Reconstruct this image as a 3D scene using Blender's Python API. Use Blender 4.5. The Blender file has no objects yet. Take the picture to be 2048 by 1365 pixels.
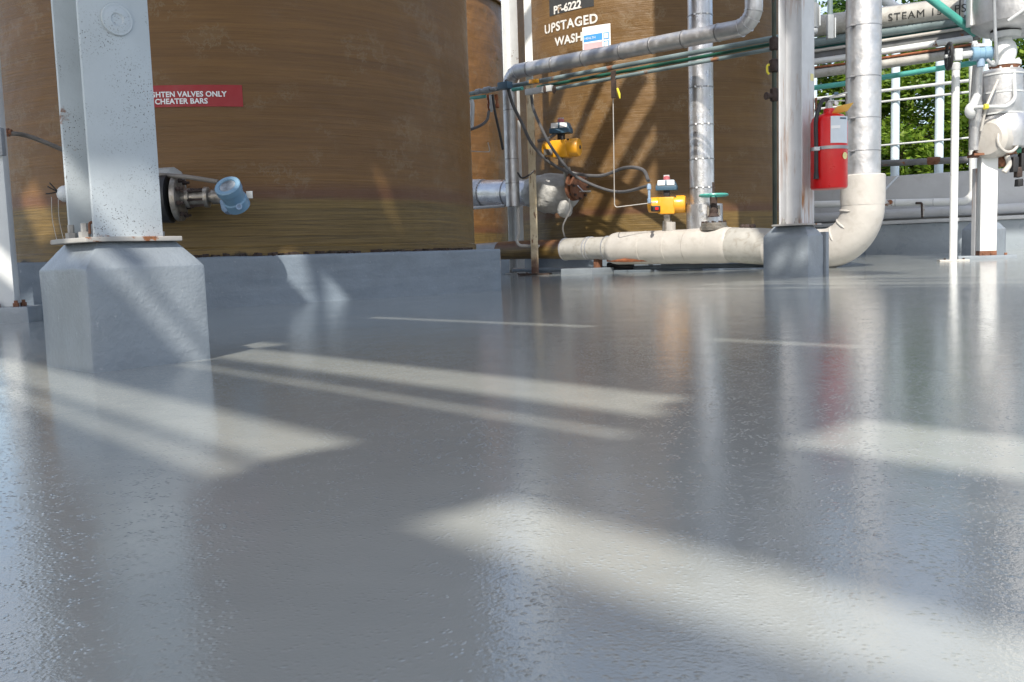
import bpy, bmesh, math, random
from math import sin, cos, pi, sqrt, atan, radians
from mathutils import Vector as V, Matrix

random.seed(7)
S = bpy.context.scene
COL = S.collection

# ------------------------------------------------------------------ camera, sky, sun, exposure
FPX = 1800.0
PITCH = atan(170.4 / 1800); ROLL = atan(.0314)
CAM = V((0, 0, .25))
cF = V((0, cos(PITCH), -sin(PITCH))); cU0 = V((0, sin(PITCH), cos(PITCH))); cR0 = V((1, 0, 0))
cR = cR0 * cos(ROLL) - cU0 * sin(ROLL); cU = cR0 * sin(ROLL) + cU0 * cos(ROLL)
cd = bpy.data.cameras.new("camera"); cam = bpy.data.objects.new("camera", cd); COL.objects.link(cam)
cd.sensor_width = 36; cd.lens = FPX / 2048 * 36; cd.clip_start = .05; cd.clip_end = 2000
cam.matrix_world = Matrix(((cR.x, cU.x, -cF.x, CAM.x), (cR.y, cU.y, -cF.y, CAM.y), (cR.z, cU.z, -cF.z, CAM.z), (0, 0, 0, 1)))
S.camera = cam

LS = V((.22, .98, -1.0))            # direction the sunlight travels
W = bpy.data.worlds.new("World"); S.world = W; W.use_nodes = True
wn = W.node_tree.nodes; wl = W.node_tree.links
sk = wn.new("ShaderNodeTexSky"); sk.sky_type = 'NISHITA'; sk.sun_disc = False
sk.sun_elevation = math.atan2(1.0, sqrt(.22 ** 2 + .98 ** 2)); sk.sun_rotation = math.atan2(-.22, -.98)
sk.dust_density = 2.0; sk.air_density = 1.0
# thin bright cloud veil over the blue
tc_ = wn.new("ShaderNodeTexCoord"); mp_ = wn.new("ShaderNodeMapping"); mp_.inputs["Scale"].default_value = (1, 1, 2.6); wl.new(tc_.outputs["Generated"], mp_.inputs[0])
cn_ = wn.new("ShaderNodeTexNoise"); cn_.inputs["Scale"].default_value = 2.6; cn_.inputs["Detail"].default_value = 7; cn_.inputs["Roughness"].default_value = .6; wl.new(mp_.outputs[0], cn_.inputs["Vector"])
cr_ = wn.new("ShaderNodeValToRGB"); cr_.color_ramp.elements[0].position = .40; cr_.color_ramp.elements[1].position = .66; wl.new(cn_.outputs[0], cr_.inputs[0])
mu_ = wn.new("ShaderNodeMath"); mu_.operation = 'MULTIPLY'; mu_.inputs[1].default_value = .75; wl.new(cr_.outputs[0], mu_.inputs[0])
mx_ = wn.new("ShaderNodeMix"); mx_.data_type = 'RGBA'; mx_.inputs[7].default_value = (5.2, 5.4, 5.8, 1); wl.new(mu_.outputs[0], mx_.inputs[0]); wl.new(sk.outputs[0], mx_.inputs[6])
wl.new(mx_.outputs[2], wn["Background"].inputs[0]); wn["Background"].inputs[1].default_value = .15
sd = bpy.data.lights.new("sun", 'SUN'); sd.energy = 3.9; sd.angle = radians(.6); sd.color = (1, .93, .82)
so = bpy.data.objects.new("sun", sd); COL.objects.link(so); so.location = (0, 0, 12)
so.rotation_euler = (-LS).to_track_quat('Z', 'Y').to_euler()
S.view_settings.view_transform = 'Standard'; S.view_settings.look = 'None'
S.view_settings.exposure = .72; S.view_settings.gamma = 1; S.view_settings.use_curve_mapping = False
S.cycles.use_denoising = True
S.cycles.max_bounces = 8; S.cycles.diffuse_bounces = 4; S.cycles.glossy_bounces = 4
S.cycles.sample_clamp_indirect = 6

# ------------------------------------------------------------------ measuring: sight line of a photo point met with a real plane
def ray(x, y): return cF + cR * ((x - 1024) / FPX) + cU * ((682.5 - y) / FPX)
def onplane(x, y, n, k):
    d = ray(x, y); n = V(n); return CAM + d * ((k - n.dot(CAM)) / n.dot(d))
def PA(x, y, c): return onplane(x, y, (1, 1, 0), c)
def PB(x, y, k): return onplane(x, y, (-1, 1, 0), k)
def PD(x, y, k): return onplane(x, y, (.545, .839, 0), k)
def PY(x, y, Y): return onplane(x, y, (0, 1, 0), Y)
def fz(x, y): return .016 * (x + 1) + .003 * (y - 2)
def FL(x, y): return onplane(x, y, (-.016, -.003, 1), .01)
EA = V((-.7071, .7071, 0)); EB = V((.7071, .7071, 0)); EZ = V((0, 0, 1)); ED = V((.839, -.545, 0))

# ------------------------------------------------------------------ materials
def newmat(name):
    m = bpy.data.materials.new(name); m.use_nodes = True
    return m, m.node_tree.nodes, m.node_tree.links, m.node_tree.nodes["Principled BSDF"]
def rgba(c): return (c[0], c[1], c[2], 1)
def noise(n, l, vec, scale, detail=4, rough=.55, dist=0):
    t = n.new("ShaderNodeTexNoise"); t.inputs["Scale"].default_value = scale; t.inputs["Detail"].default_value = detail
    t.inputs["Roughness"].default_value = rough; t.inputs["Distortion"].default_value = dist
    l.new(vec, t.inputs["Vector"]); return t.outputs[0]
def ramp(n, l, fac, a, b, ca=(0, 0, 0), cb=(1, 1, 1)):
    r = n.new("ShaderNodeValToRGB"); r.color_ramp.elements[0].position = a; r.color_ramp.elements[1].position = b
    r.color_ramp.elements[0].color = rgba(ca); r.color_ramp.elements[1].color = rgba(cb); l.new(fac, r.inputs[0]); return r.outputs[0]
def mix(n, l, fac, a, b, mode='MIX'):
    x = n.new("ShaderNodeMix"); x.data_type = 'RGBA'; x.blend_type = mode
    for s, v in ((0, fac), (6, a), (7, b)):
        if isinstance(v, (int, float)): x.inputs[s].default_value = v
        elif isinstance(v, tuple): x.inputs[s].default_value = rgba(v)
        else: l.new(v, x.inputs[s])
    return x.outputs[2]
def mapping(n, l, vec, scale):
    m = n.new("ShaderNodeMapping"); m.inputs["Scale"].default_value = scale; l.new(vec, m.inputs[0]); return m.outputs[0]
def bump(n, l, h, dist, strength=1, normal=None):
    b = n.new("ShaderNodeBump"); b.inputs["Distance"].default_value = dist; b.inputs["Strength"].default_value = strength
    l.new(h, b.inputs["Height"])
    if normal: l.new(normal, b.inputs["Normal"])
    return b.outputs[0]
def math_(n, l, op, a, b=None):
    x = n.new("ShaderNodeMath"); x.operation = op
    for s, v in ((0, a), (1, b)):
        if v is None: continue
        if isinstance(v, (int, float)): x.inputs[s].default_value = v
        else: l.new(v, x.inputs[s])
    return x.outputs[0]

def paint(name, col, rough=.45, metal=0, var=.12, vscale=6, rust=0, rustcol=(.19, .075, .03), rscale=9, bs=60, bd=.0006, spec=0, speckscale=260,
          grime=0, coat=0, stretch=(1, 1, 1)):
    m, n, l, p = newmat(name)
    oc = n.new("ShaderNodeTexCoord").outputs["Object"]
    vec = mapping(n, l, oc, stretch)
    dark = tuple(c * (1 - var * 2) for c in col); lite = tuple(min(1, c * (1 + var)) for c in col)
    c = ramp(n, l, noise(n, l, vec, vscale, 5), .3, .72, dark, lite)
    if grime:
        g = ramp(n, l, noise(n, l, vec, vscale * 2.7, 6, .65, .6), .52, .7)
        c = mix(n, l, math_(n, l, 'MULTIPLY', g, grime), c, tuple(x * k for x, k in zip(col, (.42, .36, .27))))
    if spec:
        s = ramp(n, l, noise(n, l, vec, speckscale, 2, .5), .70 - spec * .06, .73 - spec * .06)
        s2 = ramp(n, l, noise(n, l, vec, 7, 2), .42, .62)
        c = mix(n, l, math_(n, l, 'MULTIPLY', s, s2), c, (.06, .05, .045))
    rr = None
    if rust:
        rr = ramp(n, l, noise(n, l, vec, rscale, 7, .66, .4), .66 - rust * .3, .70 - rust * .3)
        rc = ramp(n, l, noise(n, l, vec, rscale * 5, 4), .3, .7, tuple(x * .45 for x in rustcol), tuple(x * 1.6 for x in rustcol))
        c = mix(n, l, rr, c, rc)
    l.new(c, p.inputs["Base Color"])
    p.inputs["Metallic"].default_value = metal
    r = ramp(n, l, noise(n, l, vec, vscale * 3, 4), .3, .7, (rough * .75,) * 3, (min(1, rough * 1.3),) * 3)
    if rr is not None: r = mix(n, l, rr, r, (.85, .85, .85))
    l.new(r, p.inputs["Roughness"])
    if metal and rr is not None: l.new(math_(n, l, 'MULTIPLY', math_(n, l, 'SUBTRACT', 1.0, rr), metal), p.inputs["Metallic"])
    if bd: l.new(bump(n, l, noise(n, l, vec, bs, 4), bd), p.inputs["Normal"])
    if coat: p.inputs["Coat Weight"].default_value = coat; p.inputs["Coat Roughness"].default_value = .1
    return m

def floor_mat():
    m, n, l, p = newmat("floor_coating")
    oc = n.new("ShaderNodeTexCoord").outputs["Object"]
    c = ramp(n, l, noise(n, l, oc, 1.1, 5, .6, .3), .3, .7, (.272, .293, .284), (.333, .348, .333))
    f = ramp(n, l, noise(n, l, oc, 14, 5, .7), .62, .78)
    c = mix(n, l, math_(n, l, 'MULTIPLY', f, .25), c, (.37, .37, .36))
    lap = ramp(n, l, noise(n, l, mapping(n, l, oc, (1.0, 5.0, 1)), 1.3, 5, .6, 1.2), .42, .62)
    c = mix(n, l, math_(n, l, 'MULTIPLY', lap, .22), c, (.24, .262, .262))
    sp = ramp(n, l, noise(n, l, oc, 190, 2), .76, .80)
    c = mix(n, l, math_(n, l, 'MULTIPLY', sp, .6), c, (.12, .12, .12))
    l.new(c, p.inputs["Base Color"])
    l.new(ramp(n, l, noise(n, l, oc, 2.6, 4), .3, .7, (.04,) * 3, (.10,) * 3), p.inputs["Roughness"])
    p.inputs["IOR"].default_value = 1.65
    v = mapping(n, l, oc, (1, 1, 1))
    b1 = bump(n, l, noise(n, l, v, 7, 2, .5), .0010)
    b2 = bump(n, l, noise(n, l, v, 60, 2, .5), .00014, 1, b1)
    amt = ramp(n, l, noise(n, l, v, 3.2, 3), .3, .7, (.45,) * 3, (1, 1, 1))
    gen = noise(n, l, v, 330, 2, .5)
    vo = n.new("ShaderNodeTexVoronoi"); vo.inputs["Scale"].default_value = 170; vo.inputs["Randomness"].default_value = 1; l.new(v, vo.inputs["Vector"])
    pick = ramp(n, l, noise(n, l, v, 40, 2), .36, .60)
    dim = math_(n, l, 'MULTIPLY', ramp(n, l, vo.outputs["Distance"], .05, .42, (1, 1, 1), (0, 0, 0)), pick)
    h = math_(n, l, 'ADD', math_(n, l, 'MULTIPLY', gen, .42), math_(n, l, 'MULTIPLY', dim, amt))
    b3 = bump(n, l, h, .00044, 1, b2)
    l.new(b3, p.inputs["Normal"])
    return m

def pier_mat(name, col):
    m, n, l, p = newmat(name)
    oc = n.new("ShaderNodeTexCoord").outputs["Object"]
    c = ramp(n, l, noise(n, l, oc, 5, 5, .6), .3, .7, tuple(x * .85 for x in col), tuple(x * 1.12 for x in col))
    s = ramp(n, l, noise(n, l, oc, 36, 4, .7), .66, .72)
    c = mix(n, l, math_(n, l, 'MULTIPLY', s, .35), c, (.45, .47, .48))
    l.new(c, p.inputs["Base Color"]); p.inputs["Roughness"].default_value = .26; p.inputs["IOR"].default_value = 1.5
    b1 = bump(n, l, noise(n, l, oc, 7, 3), .003)
    pits = ramp(n, l, noise(n, l, oc, 55, 3, .6), .35, .65)
    b2 = bump(n, l, pits, .0005, 1, b1)
    b3 = bump(n, l, noise(n, l, oc, 160, 3), .0008, 1, b2)
    l.new(b3, p.inputs["Normal"]); return m

def frp_mat(name, band=.34, tint=(1, 1, 1)):
    m, n, l, p = newmat(name)
    oc = n.new("ShaderNodeTexCoord").outputs["Object"]
    sep = n.new("ShaderNodeSeparateXYZ"); l.new(oc, sep.inputs[0]); z = sep.outputs[2]
    fine = noise(n, l, mapping(n, l, oc, (.8, .8, 42)), 2.2, 6, .72, .35)
    brd = noise(n, l, mapping(n, l, oc, (.3, .3, 8)), 1.4, 4, .6, .4)
    t = lambda c: tuple(a * b for a, b in zip(c, tint))
    c1 = ramp(n, l, brd, .3, .72, t((.132, .069, .027)), t((.172, .091, .034)))
    c2 = ramp(n, l, fine, .32, .72, (.76, .74, .70), (1.17, 1.15, 1.08))
    c = mix(n, l, 1.0, c1, c2, 'MULTIPLY')
    ln = ramp(n, l, noise(n, l, mapping(n, l, oc, (.25, .25, 70)), 1.6, 3, .7), .66, .74)
    c = mix(n, l, math_(n, l, 'MULTIPLY', ln, .35), c, t((.36, .25, .12)))
    # resin worn away in pale flaky blotches
    pt = noise(n, l, mapping(n, l, oc, (1.6, 1.6, 2.4)), 1.5, 2)
    pe = noise(n, l, oc, 9, 8, .72, .25)
    pm = math_(n, l, 'MULTIPLY', ramp(n, l, pt, .57, .70), ramp(n, l, pe, .50, .53))
    edge = math_(n, l, 'SUBTRACT', ramp(n, l, pe, .485, .50), ramp(n, l, pe, .515, .545))
    ed = math_(n, l, 'MULTIPLY', ramp(n, l, pt, .53, .60), edge)
    c = mix(n, l, math_(n, l, 'MULTIPLY', pm, .22), c, (.22, .155, .085))
    c = mix(n, l, math_(n, l, 'MULTIPLY', ed, .30), c, (.25, .20, .135))
    # reddish streaky band over an olive bottom course
    zz = math_(n, l, 'ADD', z, math_(n, l, 'MULTIPLY', noise(n, l, mapping(n, l, oc, (2, 2, 1)), 3, 4), .035))
    red = math_(n, l, 'MULTIPLY', ramp(n, l, zz, band - .05, band + .02), math_(n, l, 'SUBTRACT', 1.0, ramp(n, l, zz, band + .06, band + .13)))
    c = mix(n, l, math_(n, l, 'MULTIPLY', red, .55), c, (.105, .045, .03))
    ol = math_(n, l, 'SUBTRACT', 1.0, ramp(n, l, zz, band - .005, band + .035))
    oc2 = mix(n, l, 1.0, ramp(n, l, brd, .3, .7, (.125, .08, .028), (.185, .122, .044)), ramp(n, l, fine, .35, .66, (.5, .5, .5), (1.3, 1.3, 1.2)), 'MULTIPLY')
    c = mix(n, l, ol, c, oc2)
    # black resin drips at the very foot
    ft = math_(n, l, 'SUBTRACT', 1.0, ramp(n, l, math_(n, l, 'SUBTRACT', z, math_(n, l, 'SUBTRACT', math_(n, l, 'MULTIPLY', noise(n, l, oc, 6, 4), .16), .2)), .112, .128))
    c = mix(n, l, ft, c, (.012, .01, .009))
    l.new(c, p.inputs["Base Color"])
    l.new(ramp(n, l, fine, .3, .7, (.30,) * 3, (.46,) * 3), p.inputs["Roughness"])
    p.inputs["Specular IOR Level"].default_value = .32
    b = bump(n, l, fine, .004); b = bump(n, l, pe, .0012, 1, b)
    b = bump(n, l, noise(n, l, oc, 1.6, 3), .05, 1, b)
    l.new(b, p.inputs["Normal"]); return m

def alu_mat(name, col=(.62, .62, .64), rough=.3):
    m, n, l, p = newmat(name)
    oc = n.new("ShaderNodeTexCoord").outputs["Object"]
    c = ramp(n, l, noise(n, l, oc, 7, 5, .6), .3, .7, tuple(x * .78 for x in col), tuple(min(1, x * 1.12) for x in col))
    l.new(c, p.inputs["Base Color"]); p.inputs["Metallic"].default_value = .82
    l.new(ramp(n, l, noise(n, l, oc, 16, 4), .3, .7, (rough * .8,) * 3, (rough * 1.4,) * 3), p.inputs["Roughness"])
    b = bump(n, l, noise(n, l, oc, 11, 3), .006); b = bump(n, l, noise(n, l, oc, 60, 3), .0006, 1, b)
    l.new(b, p.inputs["Normal"]); return m

def leaf_mat(name, a, b):
    m, n, l, p = newmat(name)
    gi = n.new("ShaderNodeNewGeometry")
    l.new(ramp(n, l, gi.outputs["Random Per Island"], 0, 1, a, b), p.inputs["Base Color"])
    p.inputs["Roughness"].default_value = .5
    tr = n.new("ShaderNodeBsdfTranslucent"); l.new(ramp(n, l, gi.outputs["Random Per Island"], 0, 1, tuple(x * 1.1 for x in a), tuple(x * 1.2 for x in b)), tr.inputs[0])
    ms = n.new("ShaderNodeMixShader"); ms.inputs[0].default_value = .4
    l.new(p.outputs[0], ms.inputs[1]); l.new(tr.outputs[0], ms.inputs[2]); l.new(ms.outputs[0], n["Material Output"].inputs[0]); return m

def post_two_tone(name):
    m, n, l, p = newmat(name)
    oc = n.new("ShaderNodeTexCoord").outputs["Object"]
    sep = n.new("ShaderNodeSeparateXYZ"); l.new(oc, sep.inputs[0])
    zf = math_(n, l, 'ADD', sep.outputs[2], math_(n, l, 'MULTIPLY', noise(n, l, oc, 5, 4), .8))
    cream = ramp(n, l, noise(n, l, oc, 9, 5), .3, .7, (.48, .39, .24), (.68, .60, .44))
    rust = ramp(n, l, noise(n, l, mapping(n, l, oc, (14, 14, 2.2)), 2.4, 6, .7), .55, .62)
    low = mix(n, l, rust, cream, (.16, .07, .035))
    foot = math_(n, l, 'SUBTRACT', 1.0, ramp(n, l, math_(n, l, 'MULTIPLY', zf, .5), .22, .34))
    low = mix(n, l, foot, low, (.10, .05, .035))
    c = mix(n, l, ramp(n, l, math_(n, l, 'MULTIPLY', sep.outputs[2], .4), .78, .80), low, (.72, .73, .70))
    l.new(c, p.inputs["Base Color"]); p.inputs["Roughness"].default_value = .55
    l.new(bump(n, l, noise(n, l, oc, 60, 4), .001), p.inputs["Normal"]); return m

def streak_mat(name, col):
    """white paint with long rust runs down it"""
    m, n, l, p = newmat(name)
    oc = n.new("ShaderNodeTexCoord").outputs["Object"]
    c = ramp(n, l, noise(n, l, oc, 7, 5), .3, .7, tuple(x * .85 for x in col), col)
    run = noise(n, l, mapping(n, l, oc, (1, 1, .09)), 26, 5, .6)
    patch = noise(n, l, mapping(n, l, oc, (1, 1, .5)), 2.5, 4)
    f = math_(n, l, 'MULTIPLY', ramp(n, l, run, .51, .59), ramp(n, l, patch, .44, .57))
    c = mix(n, l, f, c, (.30, .13, .045))
    l.new(c, p.inputs["Base Color"]); p.inputs["Roughness"].default_value = .42
    l.new(bump(n, l, noise(n, l, oc, 60, 4), .0007), p.inputs["Normal"]); return m

M = dict(
    floor=floor_mat(),
    pier=pier_mat("painted_pier", (.21, .24, .27)),
    plinth=pier_mat("painted_plinth", (.155, .19, .23)),
    frp=frp_mat("fibreglass_shell", .34, (1.08, 1.08, 1.0)), frp3=frp_mat("fibreglass_shell_mid", .34, (.95, 1.03, 1.0)),
    frp2=frp_mat("fibreglass_shell_pale", .30, (1.25, 1.2, 1.1)),
    steel=paint("column_paint", (.46, .51, .545), .38, var=.06, spec=1.15, rust=.12, rscale=7, bs=90, bd=.0005),
    steel2=streak_mat("column_paint_rusty", (.60, .61, .63)),
    white=paint("white_paint", (.66, .68, .68), .4, var=.05, rust=.10, rscale=5),
    bluewhite=paint("fence_paint", (.58, .69, .76), .4, var=.04, rust=.02),
    baseplate=paint("base_plate_paint", (.36, .35, .33), .5, var=.1, rust=.36, rscale=14),
    cream=paint("jacket_cream", (.47, .45, .42), .42, var=.06, vscale=4, grime=.22, bs=14, bd=.004),
    creamlow=paint("jacket_grey", (.42, .41, .38), .42, var=.12, vscale=4, grime=.5, bs=14, bd=.004),
    alu=alu_mat("aluminium_jacket"), alu2=alu_mat("aluminium_jacket_dull", (.56, .56, .57), .42),
    band=paint("steel_strap", (.34, .34, .35), .35, metal=.8, bd=0),
    blanket=paint("insulation_blanket", (.40, .40, .385), .5, var=.12, vscale=8, bs=9, bd=.03),
    rust=paint("rusted_steel", (.20, .085, .045), .85, var=.3, vscale=12, bs=50, bd=.003),
    darkrust=paint("dark_rusted_steel", (.05, .032, .026), .8, var=.3, vscale=14, bs=50, bd=.003),
    teal=paint("teal_paint", (.075, .36, .31), .35, var=.12, vscale=5, rust=.04),
    tealgrey=paint("teal_grey_paint", (.17, .225, .235), .4, var=.25, vscale=3, rust=.16, rustcol=(.22, .1, .05), rscale=3),
    greendark=paint("dark_green_paint", (.015, .085, .055), .35, var=.3, vscale=4),
    olive=paint("olive_pipe", (.035, .048, .032), .5, var=.3, vscale=4, rust=.15, rustcol=(.06, .03, .02)),
    yellow=paint("actuator_yellow", (.78, .36, .02), .35, var=.06, bs=40, bd=.0008, coat=.3),
    yellow2=paint("handle_yellow", (.72, .62, .05), .4, var=.05),
    dblue=paint("dark_blue_paint", (.05, .105, .16), .4, var=.1),
    lblue=paint("transmitter_blue", (.17, .30, .42), .36, var=.08, bs=50, bd=.0004, coat=.25),
    lblue2=paint("transmitter_pale_blue", (.24, .34, .47), .4, var=.12, grime=.2),
    black=paint("black_rubber", (.018, .018, .02), .5, var=.2),
    hose=paint("grey_hose", (.10, .10, .105), .5, var=.2),
    conduit=paint("dusty_conduit", (.20, .175, .15), .6, var=.2),
    grey=paint("grey_fitting", (.27, .29, .31), .4, var=.15, rust=.04),
    lgrey=paint("light_grey_fitting", (.5, .52, .53), .4, var=.1),
    steelraw=paint("stainless_flange", (.36, .33, .29), .38, metal=.7, var=.25, vscale=20, grime=.7),
    red=paint("extinguisher_red", (.60, .002, .004), .34, var=.05, bd=0, coat=.08),
    signred=paint("sign_red", (.30, .004, .010), .4, var=.06, bd=0),
    lab=paint("white_print", (.78, .78, .78), .5, var=.02, bd=0),
    lab2=paint("grey_print", (.58, .63, .68), .5, var=.05, bd=0),
    labblue=paint("blue_print", (.05, .28, .62), .5, var=.05, bd=0),
    labpink=paint("faded_red_print", (.62, .42, .44), .5, var=.08, bd=0),
    labyel=paint("pale_yellow_print", (.75, .68, .30), .5, var=.1, bd=0),
    tag=paint("orange_tag", (.85, .50, .10), .5, var=.05, bd=0),
    pink=paint("pink_cap", (.45, .12, .14), .3, var=.1, bd=0),
    stencil=paint("stencil_white", (.66, .64, .60), .6, var=.12, vscale=30, bd=0, rust=.26, rustcol=(.2, .12, .06), rscale=16),
    stencilk=paint("stencil_black", (.03, .03, .03), .6, var=.1, bd=0),
    glass=paint("gauge_glass", (.30, .33, .36), .12, var=.4, vscale=18, bd=0),
    copper=paint("copper_tube", (.36, .13, .06), .45, metal=.4, var=.3, vscale=20),
    post2=post_two_tone("two_tone_post"),
    wallup=paint("parapet_paint", (.50, .52, .54), .5, var=.08, vscale=2, grime=.15, bs=14, bd=.003),
    walllow=paint("curb_paint", (.27, .31, .345), .3, var=.1, vscale=2, bs=14, bd=.003),
    duct=paint("duct_grey", (.14, .145, .15), .5, var=.2, rust=.1),
    leafa=leaf_mat("leaf_bright", (.06, .13, .012), (.23, .33, .04)),
    leafb=leaf_mat("leaf_dark", (.02, .06, .010), (.07, .15, .02)),
    bark=paint("tree_bark", (.09, .065, .045), .9, var=.3, bs=12, bd=.02, stretch=(1, 1, .3)),
    grass=paint("grass_ground", (.07, .11, .03), .9, var=.3, vscale=.7, bs=8, bd=.03),
    gobosteel=paint("gobo_steel", (.16, .16, .165), .6, var=.15),  # only for the added sun blockers
)

# ------------------------------------------------------------------ mesh building
class MB:
    def __init__(s): s.v = []; s.f = []
    def add(s, vs, fs):
        o = len(s.v); s.v += [V(p) for p in vs]; s.f += [tuple(i + o for i in f) for f in fs]; return s
    def box(s, c, hx, hy, hz):
        c = V(c); hx, hy, hz = V(hx), V(hy), V(hz)
        vs = [c + hx * a + hy * b + hz * d for d in (-1, 1) for b in (-1, 1) for a in (-1, 1)]
        return s.add(vs, [(0, 2, 3, 1), (4, 5, 7, 6), (0, 1, 5, 4), (2, 6, 7, 3), (0, 4, 6, 2), (1, 3, 7, 5)])
    def prism(s, poly, z0, z1):
        n = len(poly)
        vs = [(x, y, z0) for x, y in poly] + [(x, y, z1) for x, y in poly]
        return s.add(vs, [tuple(range(n))[::-1], tuple(range(n, 2 * n))] + [(i, (i + 1) % n, (i + 1) % n + n, i + n) for i in range(n)])
    def tube(s, pts, r, n=12, caps=True):
        pts = [V(p) for p in pts]; m = len(pts)
        rs = r if isinstance(r, (list, tuple)) else [r] * m
        t0 = (pts[1] - pts[0]).normalized(); up = V((0, 0, 1)) if abs(t0.z) < .9 else V((1, 0, 0))
        a = t0.cross(up).normalized(); vs = []; pt = t0
        for i, p in enumerate(pts):
            t = (pts[min(i + 1, m - 1)] - pts[max(i - 1, 0)]).normalized()
            q = pt.rotation_difference(t); a = (q @ a); a = (a - t * a.dot(t)).normalized(); pt = t; b = t.cross(a)
            vs += [p + (a * cos(2 * pi * k / n) + b * sin(2 * pi * k / n)) * rs[i] for k in range(n)]
        fs = [(i * n + k, i * n + (k + 1) % n, (i + 1) * n + (k + 1) % n, (i + 1) * n + k) for i in range(m - 1) for k in range(n)]
        if caps: fs += [tuple(range(n))[::-1], tuple(range((m - 1) * n, m * n))]
        return s.add(vs, fs)
    def lathe(s, p, ax, prof, n=20):
        p = V(p); ax = V(ax).normalized(); up = V((0, 0, 1)) if abs(ax.z) < .9 else V((1, 0, 0))
        a = ax.cross(up).normalized(); b = ax.cross(a); vs = []
        for d, r in prof: vs += [p + ax * d + (a * cos(2 * pi * k / n) + b * sin(2 * pi * k / n)) * max(r, .0004) for k in range(n)]
        m = len(prof)
        fs = [(i * n + k, i * n + (k + 1) % n, (i + 1) * n + (k + 1) % n, (i + 1) * n + k) for i in range(m - 1) for k in range(n)]
        return s.add(vs, fs + [tuple(range(n))[::-1], tuple(range((m - 1) * n, m * n))])
    def ball(s, c, r, n=12, ax=(0, 0, 1), sq=1):
        return s.lathe(V(c), ax, [(-r * sq * cos(pi * i / 8), r * sin(pi * i / 8)) for i in range(9)], n)
    def torus(s, c, ax, R, r, n=24, k=8):
        c = V(c); ax = V(ax).normalized(); up = V((0, 0, 1)) if abs(ax.z) < .9 else V((1, 0, 0))
        a = ax.cross(up).normalized(); b = ax.cross(a); vs = []
        for i in range(n):
            d = a * cos(2 * pi * i / n) + b * sin(2 * pi * i / n)
            vs += [c + d * (R + r * cos(2 * pi * j / k)) + ax * (r * sin(2 * pi * j / k)) for j in range(k)]
        return s.add(vs, [(i * k + j, i * k + (j + 1) % k, ((i + 1) % n) * k + (j + 1) % k, ((i + 1) % n) * k + j) for i in range(n) for j in range(k)])

def build(name, mb, mat, parent=None, org=None, bevel=0, angle=35, jitter=0, subdiv=0, stuff=False):
    org = V(org) if org is not None else (V(parent['_o']) if parent else V((0, 0, 0)))
    me = bpy.data.meshes.new(name); me.from_pydata([p - org for p in mb.v], [], mb.f); me.update()
    bm = bmesh.new(); bm.from_mesh(me); bmesh.ops.recalc_face_normals(bm, faces=bm.faces)
    if bevel:
        es = [e for e in bm.edges if len(e.link_faces) == 2 and e.calc_face_angle(0) > radians(20)]
        bmesh.ops.bevel(bm, geom=es, offset=bevel, segments=2, profile=.6, affect='EDGES')
    if subdiv: bmesh.ops.subdivide_edges(bm, edges=bm.edges, cuts=subdiv, use_grid_fill=True)
    if jitter:
        from mathutils import noise as mn
        for q in bm.verts: q.co += mn.noise_vector((q.co + org) * 14) * jitter + mn.noise_vector((q.co + org) * 45) * jitter * .4
    bm.to_mesh(me); bm.free()
    me.materials.append(M[mat] if isinstance(mat, str) else mat)
    me.polygons.foreach_set("use_smooth", [True] * len(me.polygons)); me.set_sharp_from_angle(angle=radians(angle))
    o = bpy.data.objects.new(name, me); COL.objects.link(o)
    if parent:
        o.parent = parent; o['_o'] = tuple(parent['_o'])
    else:
        o.location = org; o['_o'] = tuple(org)
    if stuff: o['kind'] = 'stuff'
    return o
def thing(name, label, cat, loc, group=None):
    o = bpy.data.objects.new(name, None); COL.objects.link(o); o.empty_display_size = .1
    o.location = loc; o['label'] = label; o['category'] = cat; o['_o'] = tuple(loc)
    if group: o['group'] = group
    return o
def tag(o, label, cat, group=None):
    o['label'] = label; o['category'] = cat
    if group: o['group'] = group
    return o
def path(pts, r, n=8):
    """round the corners of a polyline"""
    pts = [V(p) for p in pts]; out = [pts[0]]
    for i in range(1, len(pts) - 1):
        a = (pts[i - 1] - pts[i]); b = (pts[i + 1] - pts[i]); ang = a.angle(b)
        if ang > 3.09: out.append(pts[i]); continue
        d = min(r / math.tan(ang / 2), a.length * .49, b.length * .49)
        for k in range(n + 1):
            out.append(_arc(pts[i], a.normalized(), b.normalized(), d, ang, k / n))
    out.append(pts[-1]); return out
def _arc(c, a, b, d, ang, t):
    h = (a + b).normalized(); R = d * math.tan(ang / 2); o = c + h * (d / cos(ang / 2))
    u = (c + a * d) - o; w = (c + b * d) - o; full = u.angle(w); ax = u.cross(w)
    if ax.length < 1e-9: return c
    return o + Matrix.Rotation(full * t, 3, ax.normalized()) @ u
def smooth(pts, k=8):
    pts = [V(p) for p in pts]; P = [pts[0] * 2 - pts[1]] + pts + [pts[-1] * 2 - pts[-2]]; out = []
    for i in range(1, len(P) - 2):
        for j in range(k):
            t = j / k; a, b, c, d = P[i - 1], P[i], P[i + 1], P[i + 2]
            out.append(.5 * ((2 * b) + (c - a) * t + (2 * a - 5 * b + 4 * c - d) * t * t + (3 * b - a - 3 * c + d) * t ** 3))
    return out + [pts[-1]]
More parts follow.
